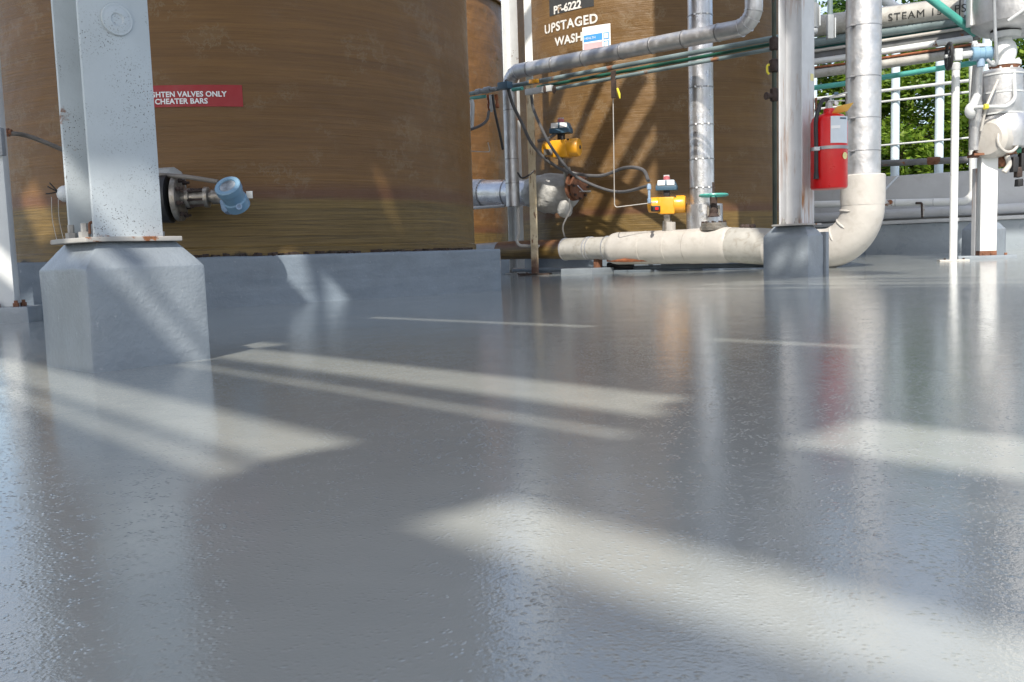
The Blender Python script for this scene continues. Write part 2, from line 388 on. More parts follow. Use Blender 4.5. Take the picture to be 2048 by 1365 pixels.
def text_mesh(name, body, size, fn, mat, parent, spacing=1.0, bold=.0, align='LEFT', stencil=False):
    cu = bpy.data.curves.new("t", 'FONT'); cu.body = body; cu.size = size; cu.space_character = spacing; cu.offset = bold
    cu.align_x = align; cu.resolution_u = 4
    to = bpy.data.objects.new("t", cu); COL.objects.link(to)
    dg = bpy.context.evaluated_depsgraph_get(); me0 = bpy.data.meshes.new_from_object(to.evaluated_get(dg))
    bpy.data.objects.remove(to); bpy.data.curves.remove(cu)
    bm = bmesh.new(); bm.from_mesh(me0); bmesh.ops.triangulate(bm, faces=bm.faces)
    for _ in range(4):
        es = [e for e in bm.edges if e.calc_length() > size * .26]
        if not es: break
        bmesh.ops.subdivide_edges(bm, edges=es, cuts=1); bmesh.ops.triangulate(bm, faces=bm.faces)
    org = V(parent['_o'])
    for q in bm.verts: q.co = V(fn(q.co.x, q.co.y)) - org
    me = bpy.data.meshes.new(name); bm.to_mesh(me); bm.free(); bpy.data.meshes.remove(me0)
    me.materials.append(M[mat]); o = bpy.data.objects.new(name, me); COL.objects.link(o); o.parent = parent; o['_o'] = tuple(org)
    return o
def patch(fn, x0, x1, y0, y1, n=6, th=None):
    """thin curved sheet; fn(x,y)->point, th(x,y)->point a little further out"""
    mb = MB(); vs = []; fs = []
    for j in (0, 1):
        for i in range(n + 1): vs.append(fn(x0 + (x1 - x0) * i / n, (y0, y1)[j]))
    for i in range(n): fs.append((i, i + 1, n + 2 + i, n + 1 + i))
    if th:
        o = len(vs)
        for j in (0, 1):
            for i in range(n + 1): vs.append(th(x0 + (x1 - x0) * i / n, (y0, y1)[j]))
        fs += [(o + n + 1 + i, o + n + 2 + i, o + i + 1, o + i) for i in range(n)]
        fs += [(i + 1, i, o + i, o + i + 1) for i in range(n)] + [(n + 1 + i, n + 2 + i, o + n + 2 + i, o + n + 1 + i) for i in range(n)]
        fs += [(0, n + 1, o + n + 1, o), (n, o + n, o + 2 * n + 1, 2 * n + 1)]
    return mb.add(vs, fs)

# ------------------------------------------------------------------ ground and coated floor
mb = MB(); mb.add([(-600, -600, -.6), (600, -600, -.6), (600, 900, -.6), (-600, 900, -.6)], [(0, 1, 2, 3)])
o = build("ground", mb, "grass"); o['kind'] = 'structure'
mb = MB(); nx, ny = 12, 14; X0, X1, Y0, Y1 = -14, 10, -10, 17
mb.add([(X0 + (X1 - X0) * i / nx, Y0 + (Y1 - Y0) * j / ny, fz(X0 + (X1 - X0) * i / nx, Y0 + (Y1 - Y0) * j / ny)) for j in range(ny + 1) for i in range(nx + 1)],
       [(j * (nx + 1) + i, j * (nx + 1) + i + 1, (j + 1) * (nx + 1) + i + 1, (j + 1) * (nx + 1) + i) for j in range(ny) for i in range(nx)])
mb.add([(X0, Y0, -.7), (X1, Y0, -.7), (X1, Y1, -.7), (X0, Y1, -.7), (X0, Y0, fz(X0, Y0)), (X1, Y0, fz(X1, Y0)), (X1, Y1, fz(X1, Y1)), (X0, Y1, fz(X0, Y1))],
       [(0, 1, 5, 4), (1, 2, 6, 5), (2, 3, 7, 6), (3, 0, 4, 7)])
o = build("floor", mb, "floor"); o['kind'] = 'structure'

# ------------------------------------------------------------------ tanks on their plinths
TR = 1.75
TZ = .285
def tank(c, z0, mat, label, H=3.9):
    t = thing("storage_tank", label, "tank", (c[0], c[1], z0), "brown fibreglass storage tanks")
    m = MB(); n = 128
    prof = [(0, TR + .012), (.05, TR + .012), (.06, TR)] + [(.06 + (H - .06) * i / 12, TR) for i in range(1, 13)]
    m.lathe((c[0], c[1], z0), EZ, prof, n); build("shell", m, mat, t)
    m = MB(); m.lathe((c[0], c[1], z0 + H + .003), EZ, [(0, TR + .05), (.03, TR + .05), (.05, TR), (.25, TR * .75), (.4, TR * .4), (.45, .05)], 64)
    build("roof", m, mat, t)
    return t
T1 = V((-2.02, 7.1, 0)); T2 = V((1.83, 11.45, 0)); T3 = V((-1.71, 15.2, 0))
p1a, p1b = V((-1.735, 5.278)), V((-.058, 5.835)); d1 = (p1b - p1a).normalized()
z1 = fz(-.9, 5.6) + TZ
def plinth(poly, z0, z1, label, sub=0):
    m = MB(); m.prism(poly, z0, z1)
    o = build("tank_plinth", m, "plinth", None, (sum(p[0] for p in poly) / len(poly), sum(p[1] for p in poly) / len(poly), z0), bevel=.012, subdiv=sub, jitter=.0035 if sub else 0, angle=60)
    return tag(o, label, "plinth", "grey painted plinths under the tanks")
pl = p1a - d1 * 2.7
plinth([(pl.x, pl.y), (p1b.x, p1b.y), (-.10, 9.3), (-4.6, 9.1)], -.1, z1, "long grey plinth with chipped top edge under the nearest brown tank", 40)
z2 = fz(1.8, 10) + .25
c2 = T2.x + T2.y
def rp(c, a, b): return (c.x + EA.x * a + EB.x * b, c.y + EA.y * a + EB.y * b)
plinth([rp(T2, -1.9, -1.82), rp(T2, -1.9, 1.9), rp(T2, 1.9, 1.9), rp(T2, 1.9, -1.82)], -.1, z2, "low grey plinth behind the thick cream pipe under the stencilled tank")
plinth([rp(T3, -1.9, -1.9), rp(T3, -1.9, 1.9), rp(T3, 1.9, 1.9), rp(T3, 1.9, -1.9)], -.1, z2, "grey plinth under the farthest tank, glimpsed past the nearest tank")
tk1 = tank(T1, z1, "frp", "nearest huge brown tank with red sign and olive bottom band")
tk2 = tank(T2, z2, "frp3", "brown tank stencilled UPSTAGED WASH behind the yellow actuators")
tk3 = tank(T3, z2, "frp2", "farthest sunlit brown tank in the gap right of the nearest tank")

def on_tank(T, px, py, R=TR):
    """point on a tank's shell under a photo point -> angle and height"""
    d = ray(px, py); ox, oy = CAM.x - T.x, CAM.y - T.y
    a = d.x ** 2 + d.y ** 2; b = 2 * (ox * d.x + oy * d.y); c = ox * ox + oy * oy - R * R
    t = (-b - sqrt(max(0, b * b - 4 * a * c))) / (2 * a); p = CAM + d * t
    return math.atan2(p.y - T.y, p.x - T.x), p.z
def wrap(T, a0, zb, off=.003, R=TR):
    def fn(x, y): a = a0 + x / R; return (T.x + (R + off) * cos(a), T.y + (R + off) * sin(a), zb + y)
    return fn
# flaked rust and old grout at the foot of the nearest tank
rnd_ = random.Random(3); m = MB()
for i in range(170):
    an = radians(rnd_.choice((rnd_.uniform(-32, -14), rnd_.uniform(-100, -14)))); rr_ = TR + .012 + rnd_.random() * .035; s_ = rnd_.uniform(.004, .016)
    c = V((T1.x + rr_ * cos(an), T1.y + rr_ * sin(an), z1 + s_ * .5)); d_ = V((cos(an + rnd_.random()), sin(an + rnd_.random()), 0))
    m.box(c, d_ * s_ * 1.6, V((-d_.y, d_.x, rnd_.uniform(-.3, .3))) * s_, EZ * s_ * .6)
o = build("grout_flakes", m, "darkrust", tk1, stuff=True)
# red sign on the nearest tank
aR, zt = on_tank(T1, 484, 171); _, zb = on_tank(T1, 484, 214); aL, _ = on_tank(T1, 305, 200)
sg = thing("warning_sign", "red sign with white lettering on the nearest tank beside the H column", "sign", (T1.x + TR * cos(aR), T1.y + TR * sin(aR), zb))
wS = (aR - aL) * TR; hS = zt - zb; f = wrap(T1, aR, zb, .001)
build("sign_plate", patch(f, -wS - .09, 0, 0, hS, 12, wrap(T1, aR, zb, .004)), "signred", sg)
a1, _ = on_tank(T1, 453, 190); a2, _ = on_tank(T1, 416, 205)
text_mesh("lettering", "TIGHTEN VALVES ONLY", .0425, wrap(T1, a1, zb + hS * .46, .0065), "lab", sg, 1.03, .0012, 'RIGHT')
text_mesh("lettering", "CHEATER BARS", .0425, wrap(T1, a2, zb + hS * .14, .0065), "lab", sg, 1.03, .0012, 'RIGHT')
# stencils and paper label on the second tank (they belong to the tank)
def st(px0, py0, px1, body, size, mat="stencil", sp=1.15, bold=.004):
    a0, z0 = on_tank(T2, px0, py0)
    text_mesh("stencil_lettering", body, size, wrap(T2, a0, z0, .006), mat, tk2, sp, bold)
a0, zk = on_tank(T2, 1102, 29)
a1, _ = on_tank(T2, 1188, 10)
build("black_patch", patch(wrap(T2, a0, zk, .001), -.02, (a1 - a0) * TR, -.02, .2, 8, wrap(T2, a0, zk, .003)), "stencilk", tk2)
st(1108, 29, 0, "PF-6222", .115, sp=.98)
st(1090, 69, 0, "UPSTAGED", .135, sp=1.10)
st(1111, 93, 0, "WASH", .125, sp=1.04)
a0, zz0 = on_tank(T2, 1167, 131); a1, _ = on_tank(T2, 1222, 100); _, zz1 = on_tank(T2, 1167, 56)
lb = thing("hazard_label", "white paper label with blue and pink rows on the stencilled tank", "label", (T2.x + TR * cos(a0), T2.y + TR * sin(a0), zz0))
wl_ = (a1 - a0) * TR; hl = zz1 - zz0
build("sheet", patch(wrap(T2, a0, zz0, .004), 0, wl_, 0, hl, 6, wrap(T2, a0, zz0, .008)), "lab", lb)
for y0, y1, mt, nm in ((.60, .78, "labblue", "blue_row"), (.38, .56, "labpink", "red_row"), (.18, .34, "labyel", "yellow_row")):
    build(nm, patch(wrap(T2, a0, zz0, .0095), wl_ * .04, wl_ * .72, hl * y0, hl * y1, 4), mt, lb)
    build("code_box", patch(wrap(T2, a0, zz0, .0095), wl_ * .76, wl_ * .95, hl * y0, hl * y1, 2), "labblue", lb)
    build("code_box", patch(wrap(T2, a0, zz0, .011), wl_ * .79, wl_ * .92, hl * (y0 + .025), hl * (y1 - .025), 2), "lab", lb)
text_mesh("lettering", "HEALTH", .035, wrap(T2, a0 + wl_ * .08 / TR, zz0 + hl * .66, .012), "lab", lb)

# ------------------------------------------------------------------ piers and H columns
def pier(ctr, zb, h=.30, hx=.155, hy=.15, label="", sh=.245, lean=0):
    n = 1; m = MB(); c = V((ctr[0], ctr[1], 0)); vs = []
    for z, k in ((-.06, 0), (sh, 0), (h, .05)):
        for a, b in ((-1, -1), (1, -1), (1, 1), (-1, 1)):
            vs.append(c + EA * (a * (hx - k)) + EB * (b * (hy - k)) + EZ * (zb + z))
    m.add(vs, [(0, 1, 2, 3), (8, 9, 10, 11)] + [(i * 4 + j, i * 4 + (j + 1) % 4, i * 4 + 4 + (j + 1) % 4, i * 4 + 4 + j) for i in range(2) for j in range(4)])
    o = build("concrete_pier", m, "pier", None, (ctr[0], ctr[1], zb), bevel=.006, subdiv=5, jitter=.0016, angle=26)
    return tag(o, label, "pier", "chamfered concrete piers under the columns")
def hcolumn(ctr, z0, z1, mat, label, w=.172, d=.176, web="steel"):
    """H section: flanges face along EA, plate at foot"""
    t = thing("steel_column", label, "column", (ctr[0], ctr[1], z0)); c = V((ctr[0], ctr[1], (z0 + .012 + z1) / 2)); hz = EZ * ((z1 - z0 - .012) / 2)
    for s in (-1, 1):
        m = MB(); m.box(c + EA * (s * (d / 2 - .006)), EB * (w / 2), EA * .006, hz); build("flange", m, mat, t, bevel=.002)
    m = MB(); m.box(c, EB * .0045, EA * (d / 2 - .0125), hz); build("web", m, mat, t)
    m = MB(); m.box(V((ctr[0], ctr[1], z0 + .006)), EB * (w / 2 + .035), EA * (d / 2 + .035), EZ * .006); build("base_plate", m, "baseplate", t, bevel=.002, subdiv=3, jitter=.0012)
    for a in (-1, 1):
        for b in (-1, 1):
            m = MB(); q = V((ctr[0], ctr[1], z0 + .0125)) + EB * (b * (w / 2 + .008)) + EA * (a * .045)
            if abs(b * (w / 2 + .008)) < w / 2: continue
            m.lathe(q, EZ, [(0, .014), (.014, .014), (.015, .008), (.035, .008)], 6); build("anchor_bolt", m, "baseplate", t)
    return t
C1 = V((-1.018, 2.352, 0)); Z1 = fz(C1.x, C1.y)
pier((-1.018, 2.372), Z1, .315, .165, .15, "large grey concrete pier in the left foreground under the speckled H column", .25)
col1 = hcolumn(C1, Z1 + .315, 5.97, "steel", "speckled pale grey H column standing on the foreground pier")
bq = PB(233, 40, C1.y - C1.x - .0) ; kf = (C1 + EA * (-.088)); kk = kf.y - kf.x
bq = PB(233, 40, kk)
m = MB(); m.lathe(bq, -EA, [(0, .037), (.004, .037), (.006, .033), (.006, .016), (.003, .013), (.003, .0)], 28); build("round_boss", m, "steel", col1)
m = MB(); m.torus(bq - EA * .003, EA, .0355, .004, 28, 6); build("weld_ring", m, "steel", col1)
q = PB(180, 468, kk + .04); m = MB(); m.tube(path([q, q + EZ * .028, q + EZ * .028 + EB * .022, q + EB * .022], .006), .0035, 8); build("foot_clip", m, "rust", col1)

c = PA(1588, 470, 7.9 + .0); C2 = V((1.904, 5.987, 0)); Z2 = fz(C2.x, C2.y)
pier((1.888, 6.009), Z2 - .005, .335, .16, .1075, "grey pier beside the big elbow, carrying the rust streaked column", .268)
col2 = hcolumn(C2, Z2 + .33, 5.97, "steel2", "rust streaked column carrying the fire extinguisher on the right", .165, .165)
m = MB(); q = V((1.888, 6.009, 0)) + EB * (.1075 + .038); m.box(V((q.x, q.y, Z2 + .13)), EB * .022, EA * .17, EZ * .155)
tag(build("concrete_upstand", m, "pier", None, (q.x, q.y, Z2), bevel=.006), "thin grey upright slab tight against the right side of the extinguisher pier", "upstand")
kf2 = (C2 - EA * .0835); q = PB(1624, 155, kf2.y - kf2.x)
m = MB(); m.box(q, EB * .02, EA * .001, EZ * .022); build("sticker", m, "labyel", col2)
m = MB(); q = PB(1600, 438, kf2.y - kf2.x + .16); m.ball(q, .02, 10); build("gusset_stub", m, "rust", col2)

# slim white column between the tanks
C3 = V((.085, 10.35, 0)); z = fz(0, 10.3)
col3 = hcolumn(C3, z, 5.97, "white", "tall bright white column seen in the gap between the two tanks", .125, .125)

# left square post on its block
bl = FL(45, 647); q = V((bl.x - .125, bl.y + .115, fz(bl.x, bl.y)))
m = MB(); m.box(q + EZ * .015, (.125, .02, 0), (-.02, .11, 0), EZ * .068)
tag(build("footing_block", m, "pier", None, q, bevel=.006, subdiv=3, jitter=.002), "low grey footing block at the left edge under the white square post", "footing")
pt = thing("square_post", "white square tube post at the left edge with rusty foot nuts", "post", q + EZ * .083)
m = MB(); m.box(q + EZ * (.083 + 1.6), (.042, .008, 0), (-.008, .042, 0), EZ * 1.6); build("tube", m, "white", pt, bevel=.004)
for a, b in ((-.07, -.06), (.07, -.06), (.05, .05), (-.02, -.075)):
    m = MB(); m.lathe(q + V((a, b, .084)), EZ, [(0, .015), (.018, .015), (.019, .009), (.032, .009)], 6); build("anchor_nut", m, "rust", pt)
q5 = PY(6, 268, q.y - .07); m = MB(); m.box(q5 + V((-.03, 0, -.04)), (.03, 0, 0), (0, .02, 0), EZ * .07); build("junction_box", m, "grey", pt, bevel=.006)

# rusty post on floor plate
q = V((.265, 9.47, fz(.26, 9.47)))
rp_ = thing("service_post", "slender post, white above and rusty cream below, on a floor plate between the tanks", "post", q)
m = MB(); m.box(q + EZ * 1.6, (.038, 0, 0), (0, .03, 0), EZ * 1.6); build("upright", m, "post2", rp_, bevel=.004)
m = MB(); m.box(q + EZ * .008, (.16, -.02, 0), (.02, .09, 0), EZ * .009); build("floor_plate", m, "darkrust", rp_, bevel=.003)

# ------------------------------------------------------------------ transmitter nozzle on the nearest tank
P0 = PY(262, 402, 5.10); P1 = PY(470, 392, 5.13); ax = (P1 - P0).normalized()
def along(px): # point on the nozzle axis under a photo column
    t = 0
    best = min((abs((lambda p: ((p - CAM).dot(cR) / (p - CAM).dot(cF)) * FPX + 1024)(P0 + ax * (i * .005)) - px), i) for i in range(0, 160))
    return best[1] * .005
nz = thing("level_transmitter", "pale blue transmitter head on a black flanged nozzle behind the H column", "transmitter", P0)
m = MB(); m.lathe(P0, ax, [(-.1, .09), (along(318), .09), (along(320), .130), (along(341), .134), (along(344), .10)], 32); build("nozzle_flange", m, "black", nz)
m = MB(); a = along(350); m.lathe(P0, ax, [(a, .118), (a + .004, .127), (a + .030, .127), (a + .034, .118), (a + .034, .05)], 32); build("blind_flange", m, "steelraw", nz)
side = ax.cross(EZ).normalized(); b_ = ax.cross(side)
for i in range(8):
    an = 2 * pi * (i + .4) / 8; c = P0 + ax * (a + .034) + (side * cos(an) + b_ * sin(an)) * .10
    m = MB(); m.lathe(c, ax, [(0, .013), (.02, .013), (.021, .008), (.036, .008)], 6); build("flange_bolt", m, "darkrust", nz)
a = along(372)
m = MB(); m.lathe(P0, ax, [(a - .04, .035), (a, .035), (a + .003, .055), (a + .022, .055), (a + .025, .043), (a + .10, .043), (a + .103, .058), (a + .125, .058), (a + .13, .03), (a + .17, .03)], 24); m.tube([P0, P0 + V((.02, .6, 0))], .085, 16); build("sensor_hub", m, "steelraw", nz)
for i in range(6):
    an = 2 * pi * i / 6 + .3; c = P0 + ax * (a + .018) + (side * cos(an) + b_ * sin(an)) * .047
    m = MB(); m.lathe(c, ax, [(0, .010), (.02, .010), (.03, .007), (.08, .007), (.082, .010), (.10, .010)], 6); build("hub_bolt", m, "darkrust", nz)
H0 = PY(454, 371, 4.93); hax = V((.12, .70, -.62)).normalized(); hk = .76
def hp_(*pr): return [(d * hk, r * hk) for d, r in pr]
m = MB(); m.lathe(H0, hax, hp_((.012, .055), (0, .062), (.0, .088), (.006, .094), (.05, .094), (.058, .086), (.13, .080), (.14, .088), (.21, .088), (.22, .076)), 30); build("housing", m, "lblue", nz)
m = MB(); m.lathe(H0 + hax * .006, hax, [(0, .047), (.004, .047)], 28); g = build("glass_window", m, "glass", nz)
m = MB(); m.lathe(PY(462, 400, 5.06), V((.2, -.2, -1)), [(0, .062), (.05, .06), (.07, .045)], 20); build("neck", m, "lblue2", nz)
m = MB(); m.tube([P0 + ax * along(425), P0 + ax * along(452)], .042, 16); build("sensor_collar", m, "steelraw", nz)
c = PY(478, 414, 4.95); m = MB(); m.lathe(c, V((.3, -1, 0)), [(-.03, .017), (.02, .017), (.02, .010), (.012, .010), (.012, .0)], 14); build("conduit_port", m, "lblue2", nz)
m = MB(); m.box(PY(499, 390, 5.1), (.018, 0, 0), (0, .003, 0), EZ * .02); build("tag_plate", m, "grey", nz, bevel=.001)
m = MB(); c = PY(332, 348, 5.36); m.lathe(c + V((-.14, .05, -.09)), V((1, -.2, 0)), [(0, .13), (.2, .13), (.24, .10), (.26, .04)], 24); build("nozzle_insulation", m, "blanket", nz, jitter=.004)
# conduit along the tank
pts = [PY(-60, 262, 4.95), PY(20, 267, 4.95), PY(60, 274, 5.05), PY(130, 302, 5.15), PY(220, 345, 5.2), PY(310, 350, 5.15), PY(370, 354, 5.0), PY(436, 364, 4.98)]
m = MB(); m.tube(smooth(pts), .0125, 10)
cq = tag(build("flexible_conduit", m, "conduit", None, pts[1]), "dusty brown conduit running behind the H column to the blue transmitter", "conduit")
m = MB(); m.lathe(PY(-4, 266, 4.95), V((1, 0, 0)), [(0, .018), (.03, .018), (.032, .022), (.06, .022), (.062, .016), (.075, .016)], 10); build("coupling", m, "rust", cq)
# small cap left of the column foot
cp = PY(131, 388, 5.45); t = thing("vent_cap", "small white round cap with loose wires just left of the H column", "cap", cp)
m = MB(); m.ball(cp, .05, 16); build("dome", m, "white", t)
for dx, dz in ((-.06, .03), (-.07, .0), (-.05, .045)):
    m = MB(); m.tube([cp + V((-.03, -.03, .01)), cp + V((dx, -.05, dz)), cp + V((dx * 1.3, -.05, dz * 1.4))], .004, 6); build("wire_end", m, "black", t)
for dx in (-.02, -.06):
    m = MB(); m.tube(smooth([cp + V((dx, -.05, -.02)), cp + V((dx + .0, -.06, -.15)), cp + V((dx + .03, -.08, -.3))]), .0018, 5); build("loose_wire", m, "cream", t)

# ------------------------------------------------------------------ big insulated pipe along the floor, elbow and riser
KP = 9.95
def bx(px, z): q = PA(px, 480, KP); return V((q.x, q.y, z))
RX = PA(1725, 480, KP); elz = .215
bp = thing("floor_pipe", "thick cream insulated pipe lying low behind the pier and curving up as a riser", "pipe", bx(1300, 0))
m = MB(); m.tube([bx(1222, .288), bx(1229, .288), bx(1236, .288), bx(1300, .286), bx(1380, .285)], [.118, .15, .158, .158, .157], 28); build("jacket", m, "cream", bp, jitter=.002)
m = MB(); m.tube([bx(1381, .285), bx(1455, .284), bx(1462, .284), bx(1464, .284)], [.160, .160, .156, .15], 28); build("jacket", m, "cream", bp, jitter=.0025)
m = MB(); m.tube([bx(1464, .284), bx(1528, .262), bx(1545, .25)], [.155, .157, .160], 28); build("jacket", m, "creamlow", bp)
el = path([bx(1540, .24), V((RX.x, RX.y, elz)), V((RX.x, RX.y, 1.0))], .33, 16)
el = [p_ for p_ in el if p_.z < .62] + [V((RX.x, RX.y, .62))]
m = MB(); m.tube(el, .163, 32); build("elbow", m, "cream", bp)
m = MB(); m.lathe((RX.x, RX.y, .56), EZ, [(0, .165), (.05, .168), (.228, .168), (.235, .160)], 32); build("collar", m, "cream", bp, jitter=.0015)
m = MB(); m.lathe((RX.x, RX.y, .79), EZ, [(0, .1305), (2.6, .1305)], 32); build("riser", m, "alu2", bp)
for i, py in enumerate((305, 240, 158, 57)):
    zq = PA(1725, py, KP).z
    m = MB(); m.lathe((RX.x, RX.y, zq), EZ, [(0, .1306), (.001, .132), (.007, .132), (.008, .1306)], 32); build("riser_band", m, "band", bp)
    s_ = V((RX.x, RX.y, zq + .006)) + V((-.11, -.08, 0)); m = MB(); m.box(s_, (.016, -.008, 0), (.006, .012, 0), EZ * .006); build("band_clip", m, "band", bp)
ea_ = (bx(1640, elz) - V((RX.x, RX.y, elz))).normalized(); eo = V((RX.x, RX.y, elz)) + (ea_ + EZ) * .33; vw = V((-.7071, -.7071, 0))
for tdeg in (6, 32, 58):
    tt = radians(tdeg); dc = (-ea_ * cos(tt) - EZ * sin(tt)); pc = eo + dc * .33
    m = MB(); m.tube([pc + (-dc * cos(f_) + vw * sin(f_)) * .166 for f_ in [radians(8 + 8 * q_) for q_ in range(10)]], [.003] + [.009] * 8 + [.003], 8); build("fold_ridge", m, "cream", bp)
for px in (1290, 1340, 1418, 1424):
    m = MB(); c = bx(px, .286); m.lathe(c, -EA, [(0, .1585), (.002, .1605), (.012, .1605), (.014, .1585)], 28); build("jacket_band", m, "cream", bp)
# narrower far part
m = MB(); m.tube([bx(1128, .30), bx(1132, .30), bx(1222, .295)], [.10, .112, .114], 24); build("narrow_jacket", m, "creamlow", bp)
for px in (1130, 1176, 1182, 1214):
    m = MB(); c = bx(px, .30); m.lathe(c, -EA, [(0, .113), (.002, .118), (.012, .118), (.014, .113)], 28); build("jacket_band", m, "alu2", bp)
m = MB(); m.tube([bx(1000, .31), bx(1060, .31), bx(1128, .30)], [.098, .10, .10], 24); build("bare_pipe", m, "frp", bp)
m = MB(); m.tube([bx(930, .31), bx(1000, .31)], [.085, .098], 24); build("pipe_reducer", m, "grey", bp)
# torn underside and black lump
m = MB(); c = bx(1265, .17); m.tube([c + EA * .25 + V((-.06, -.06, 0)), c + V((-.085, -.085, 0)), c - EA * .25 + V((-.06, -.06, 0))], [.01, .018, .012], 8); build("torn_seam", m, "copper", bp, jitter=.006)
for px in (1485, 1495, 1505):
    m = MB(); m.ball(bx(px, .435), .028, 10); build("lump", m, "darkrust", bp, jitter=.01)
# rusty support under pipe on a low pad
c = FL(1192, 541); c = V((bx(1195, 0).x, bx(1195, 0).y, fz(bx(1195, 0).x, bx(1195, 0).y)))
m = MB(); m.box(c + V((-.12, -.12, .02)), EB * .17, EA * .2, EZ * .035)
tag(build("floor_pad", m, "pier", None, c, bevel=.008), "small pale raised pad on the floor under the cream pipe", "pad")
sp = thing("pipe_support", "squat rusty stand between the low pad and the cream pipe", "pipe support", c + EZ * .055)
m = MB(); m.box(c + EZ * .11, EB * .035, EA * .03, EZ * .055); build("stand", m, "rust", sp, bevel=.003)
m = MB(); m.tube([c + V((.1, -.02, .075)), c + V((.32, -.2, .06))], .03, 10); build("foot_roller", m, "black", sp)
# thin conduit at foot of plinth
m = MB(); a = bx(1010, .09) + EB * .12; b = bx(1540, .1) + EB * .12; m.tube([a, b], .022, 10)
tag(build("floor_conduit", m, "plinth", None, (a + b) / 2), "thin grey pipe lying on the floor along the far plinth", "conduit")

# ------------------------------------------------------------------ valves on the pipes
def actuated_valve(c, label, sc=1.0, seat=None, redbit=False, rot=0):
    """c: centre of the yellow double cylinder"""
    t = thing("actuated_valve", label, "valve", c - EZ * .2 * sc, "yellow actuated valves")
    A = V((cos(rot), sin(rot), -.02)).normalized(); N = V((-A.y, A.x, 0)).normalized() * -1
    if N.y > 0: N = -N
    m = MB(); m.lathe(c - A * .19 * sc, A, [(0, .055 * sc), (.012 * sc, .075 * sc), (.10 * sc, .080 * sc), (.13 * sc, .072 * sc), (.25 * sc, .072 * sc), (.27 * sc, .088 * sc), (.355 * sc, .090 * sc), (.375 * sc, .082 * sc), (.38 * sc, .03 * sc)], 26)
    build("actuator_cylinder", m, "yellow", t)
    m = MB(); m.box(c + V((0, 0, -.01 * sc)), A * .085 * sc, N * .082 * sc, EZ * .085 * sc); build("actuator_block", m, "yellow", t, bevel=.018 * sc)
    for k in (-.05, .02, .09):
        m = MB(); m.lathe(c + A * k * sc + N * .045 * sc + EZ * .066 * sc, N + EZ, [(0, .010 * sc), (.018 * sc, .010 * sc), (.02 * sc, .006 * sc)], 6); build("cap_screw", m, "black", t)
    m = MB(); m.lathe(c + A * .191 * sc, A, [(0, .02 * sc), (.006 * sc, .02 * sc), (.008 * sc, .012 * sc)], 6); build("end_stop", m, "darkrust", t)
    # mounting stem and switch box
    m = MB(); m.box(c + EZ * .105 * sc, A * .03 * sc, N * .03 * sc, EZ * .035 * sc); build("mount_bracket", m, "black", t, bevel=.004)
    b0 = c + EZ * .14 * sc
    m = MB(); m.box(b0 + EZ * .025 * sc, A * .105 * sc, N * .06 * sc, EZ * .025 * sc); sb = build("switch_box", m, "dblue", t, bevel=.01 * sc)
    m = MB()
    vs = [b0 + EZ * (z * sc) + A * (a * w * sc) + N * (b * d * sc) for z, w, d in ((.052, .10, .058), (.105, .075, .05)) for a, b in ((-1, -1), (1, -1), (1, 1), (-1, 1))]
    m.add(vs, [(3, 2, 1, 0), (4, 5, 6, 7)] + [(j, (j + 1) % 4, 4 + (j + 1) % 4, 4 + j) for j in range(4)]); build("switch_box_lid", m, "dblue", t, bevel=.005 * sc)
    for s in (-1, 1):
        m = MB(); m.box(b0 + EZ * .075 * sc + A * (s * .046 * sc) + N * .058 * sc, A * .036 * sc, N * .003, (EZ * .024 - N * .003) * sc); build("name_plate", m, "lab", t)
    m = MB(); m.lathe(b0 + EZ * .106 * sc, EZ, [(0, .035 * sc), (.03 * sc, .033 * sc), (.04 * sc, .015 * sc)], 14); build("position_cap", m, "pink", t)
    m = MB(); m.box(b0 + EZ * .146 * sc, A * .028 * sc, N * .008, EZ * .008); build("pointer", m, "lgrey", t)
    # solenoid at left foot
    m = MB(); m.box(c - A * .10 * sc + N * .09 * sc - EZ * .04 * sc, A * .045 * sc, N * .025 * sc, EZ * .028 * sc); build("solenoid", m, "black" if redbit else "steelraw", t, bevel=.005)
    if redbit:
        m = MB(); m.box(c - A * .085 * sc + N * .118 * sc - EZ * .04 * sc, A * .016 * sc, N * .004, EZ * .014 * sc); build("red_button", m, "red", t)
    # yoke down to the valve
    m = MB(); m.box(c - EZ * .125 * sc, A * .03 * sc, N * .03 * sc, EZ * .045 * sc); build("yoke", m, "steelraw", t, bevel=.004)
    if seat is not None:
        m = MB(); m.tube([c - EZ * .16 * sc, seat], [.045 * sc, .055 * sc], 14); build("valve_neck", m, "steelraw", t)
    return t
A1 = PY(1123, 297, 9.15)
actuated_valve(A1, "upper yellow actuator valve with dark blue switch box, above the rusty flange", 1.02, None, rot=-.42)
A2 = PA(1334, 410, 9.95)
actuated_valve(A2, "lower yellow actuator valve with red button, standing on the cream pipe", .93, V((A2.x, A2.y, .43)), True, rot=-.30)
m = MB(); c = bx(1346, .445) + V((-.02, -.02, .02)); m.box(c, EB * .03, EA * .03, EZ * .05)
tag(build("junction_box", m, "cream", None, c - EZ * .05, bevel=.004), "small cream box on top of the cream pipe beside the lower actuator", "box")

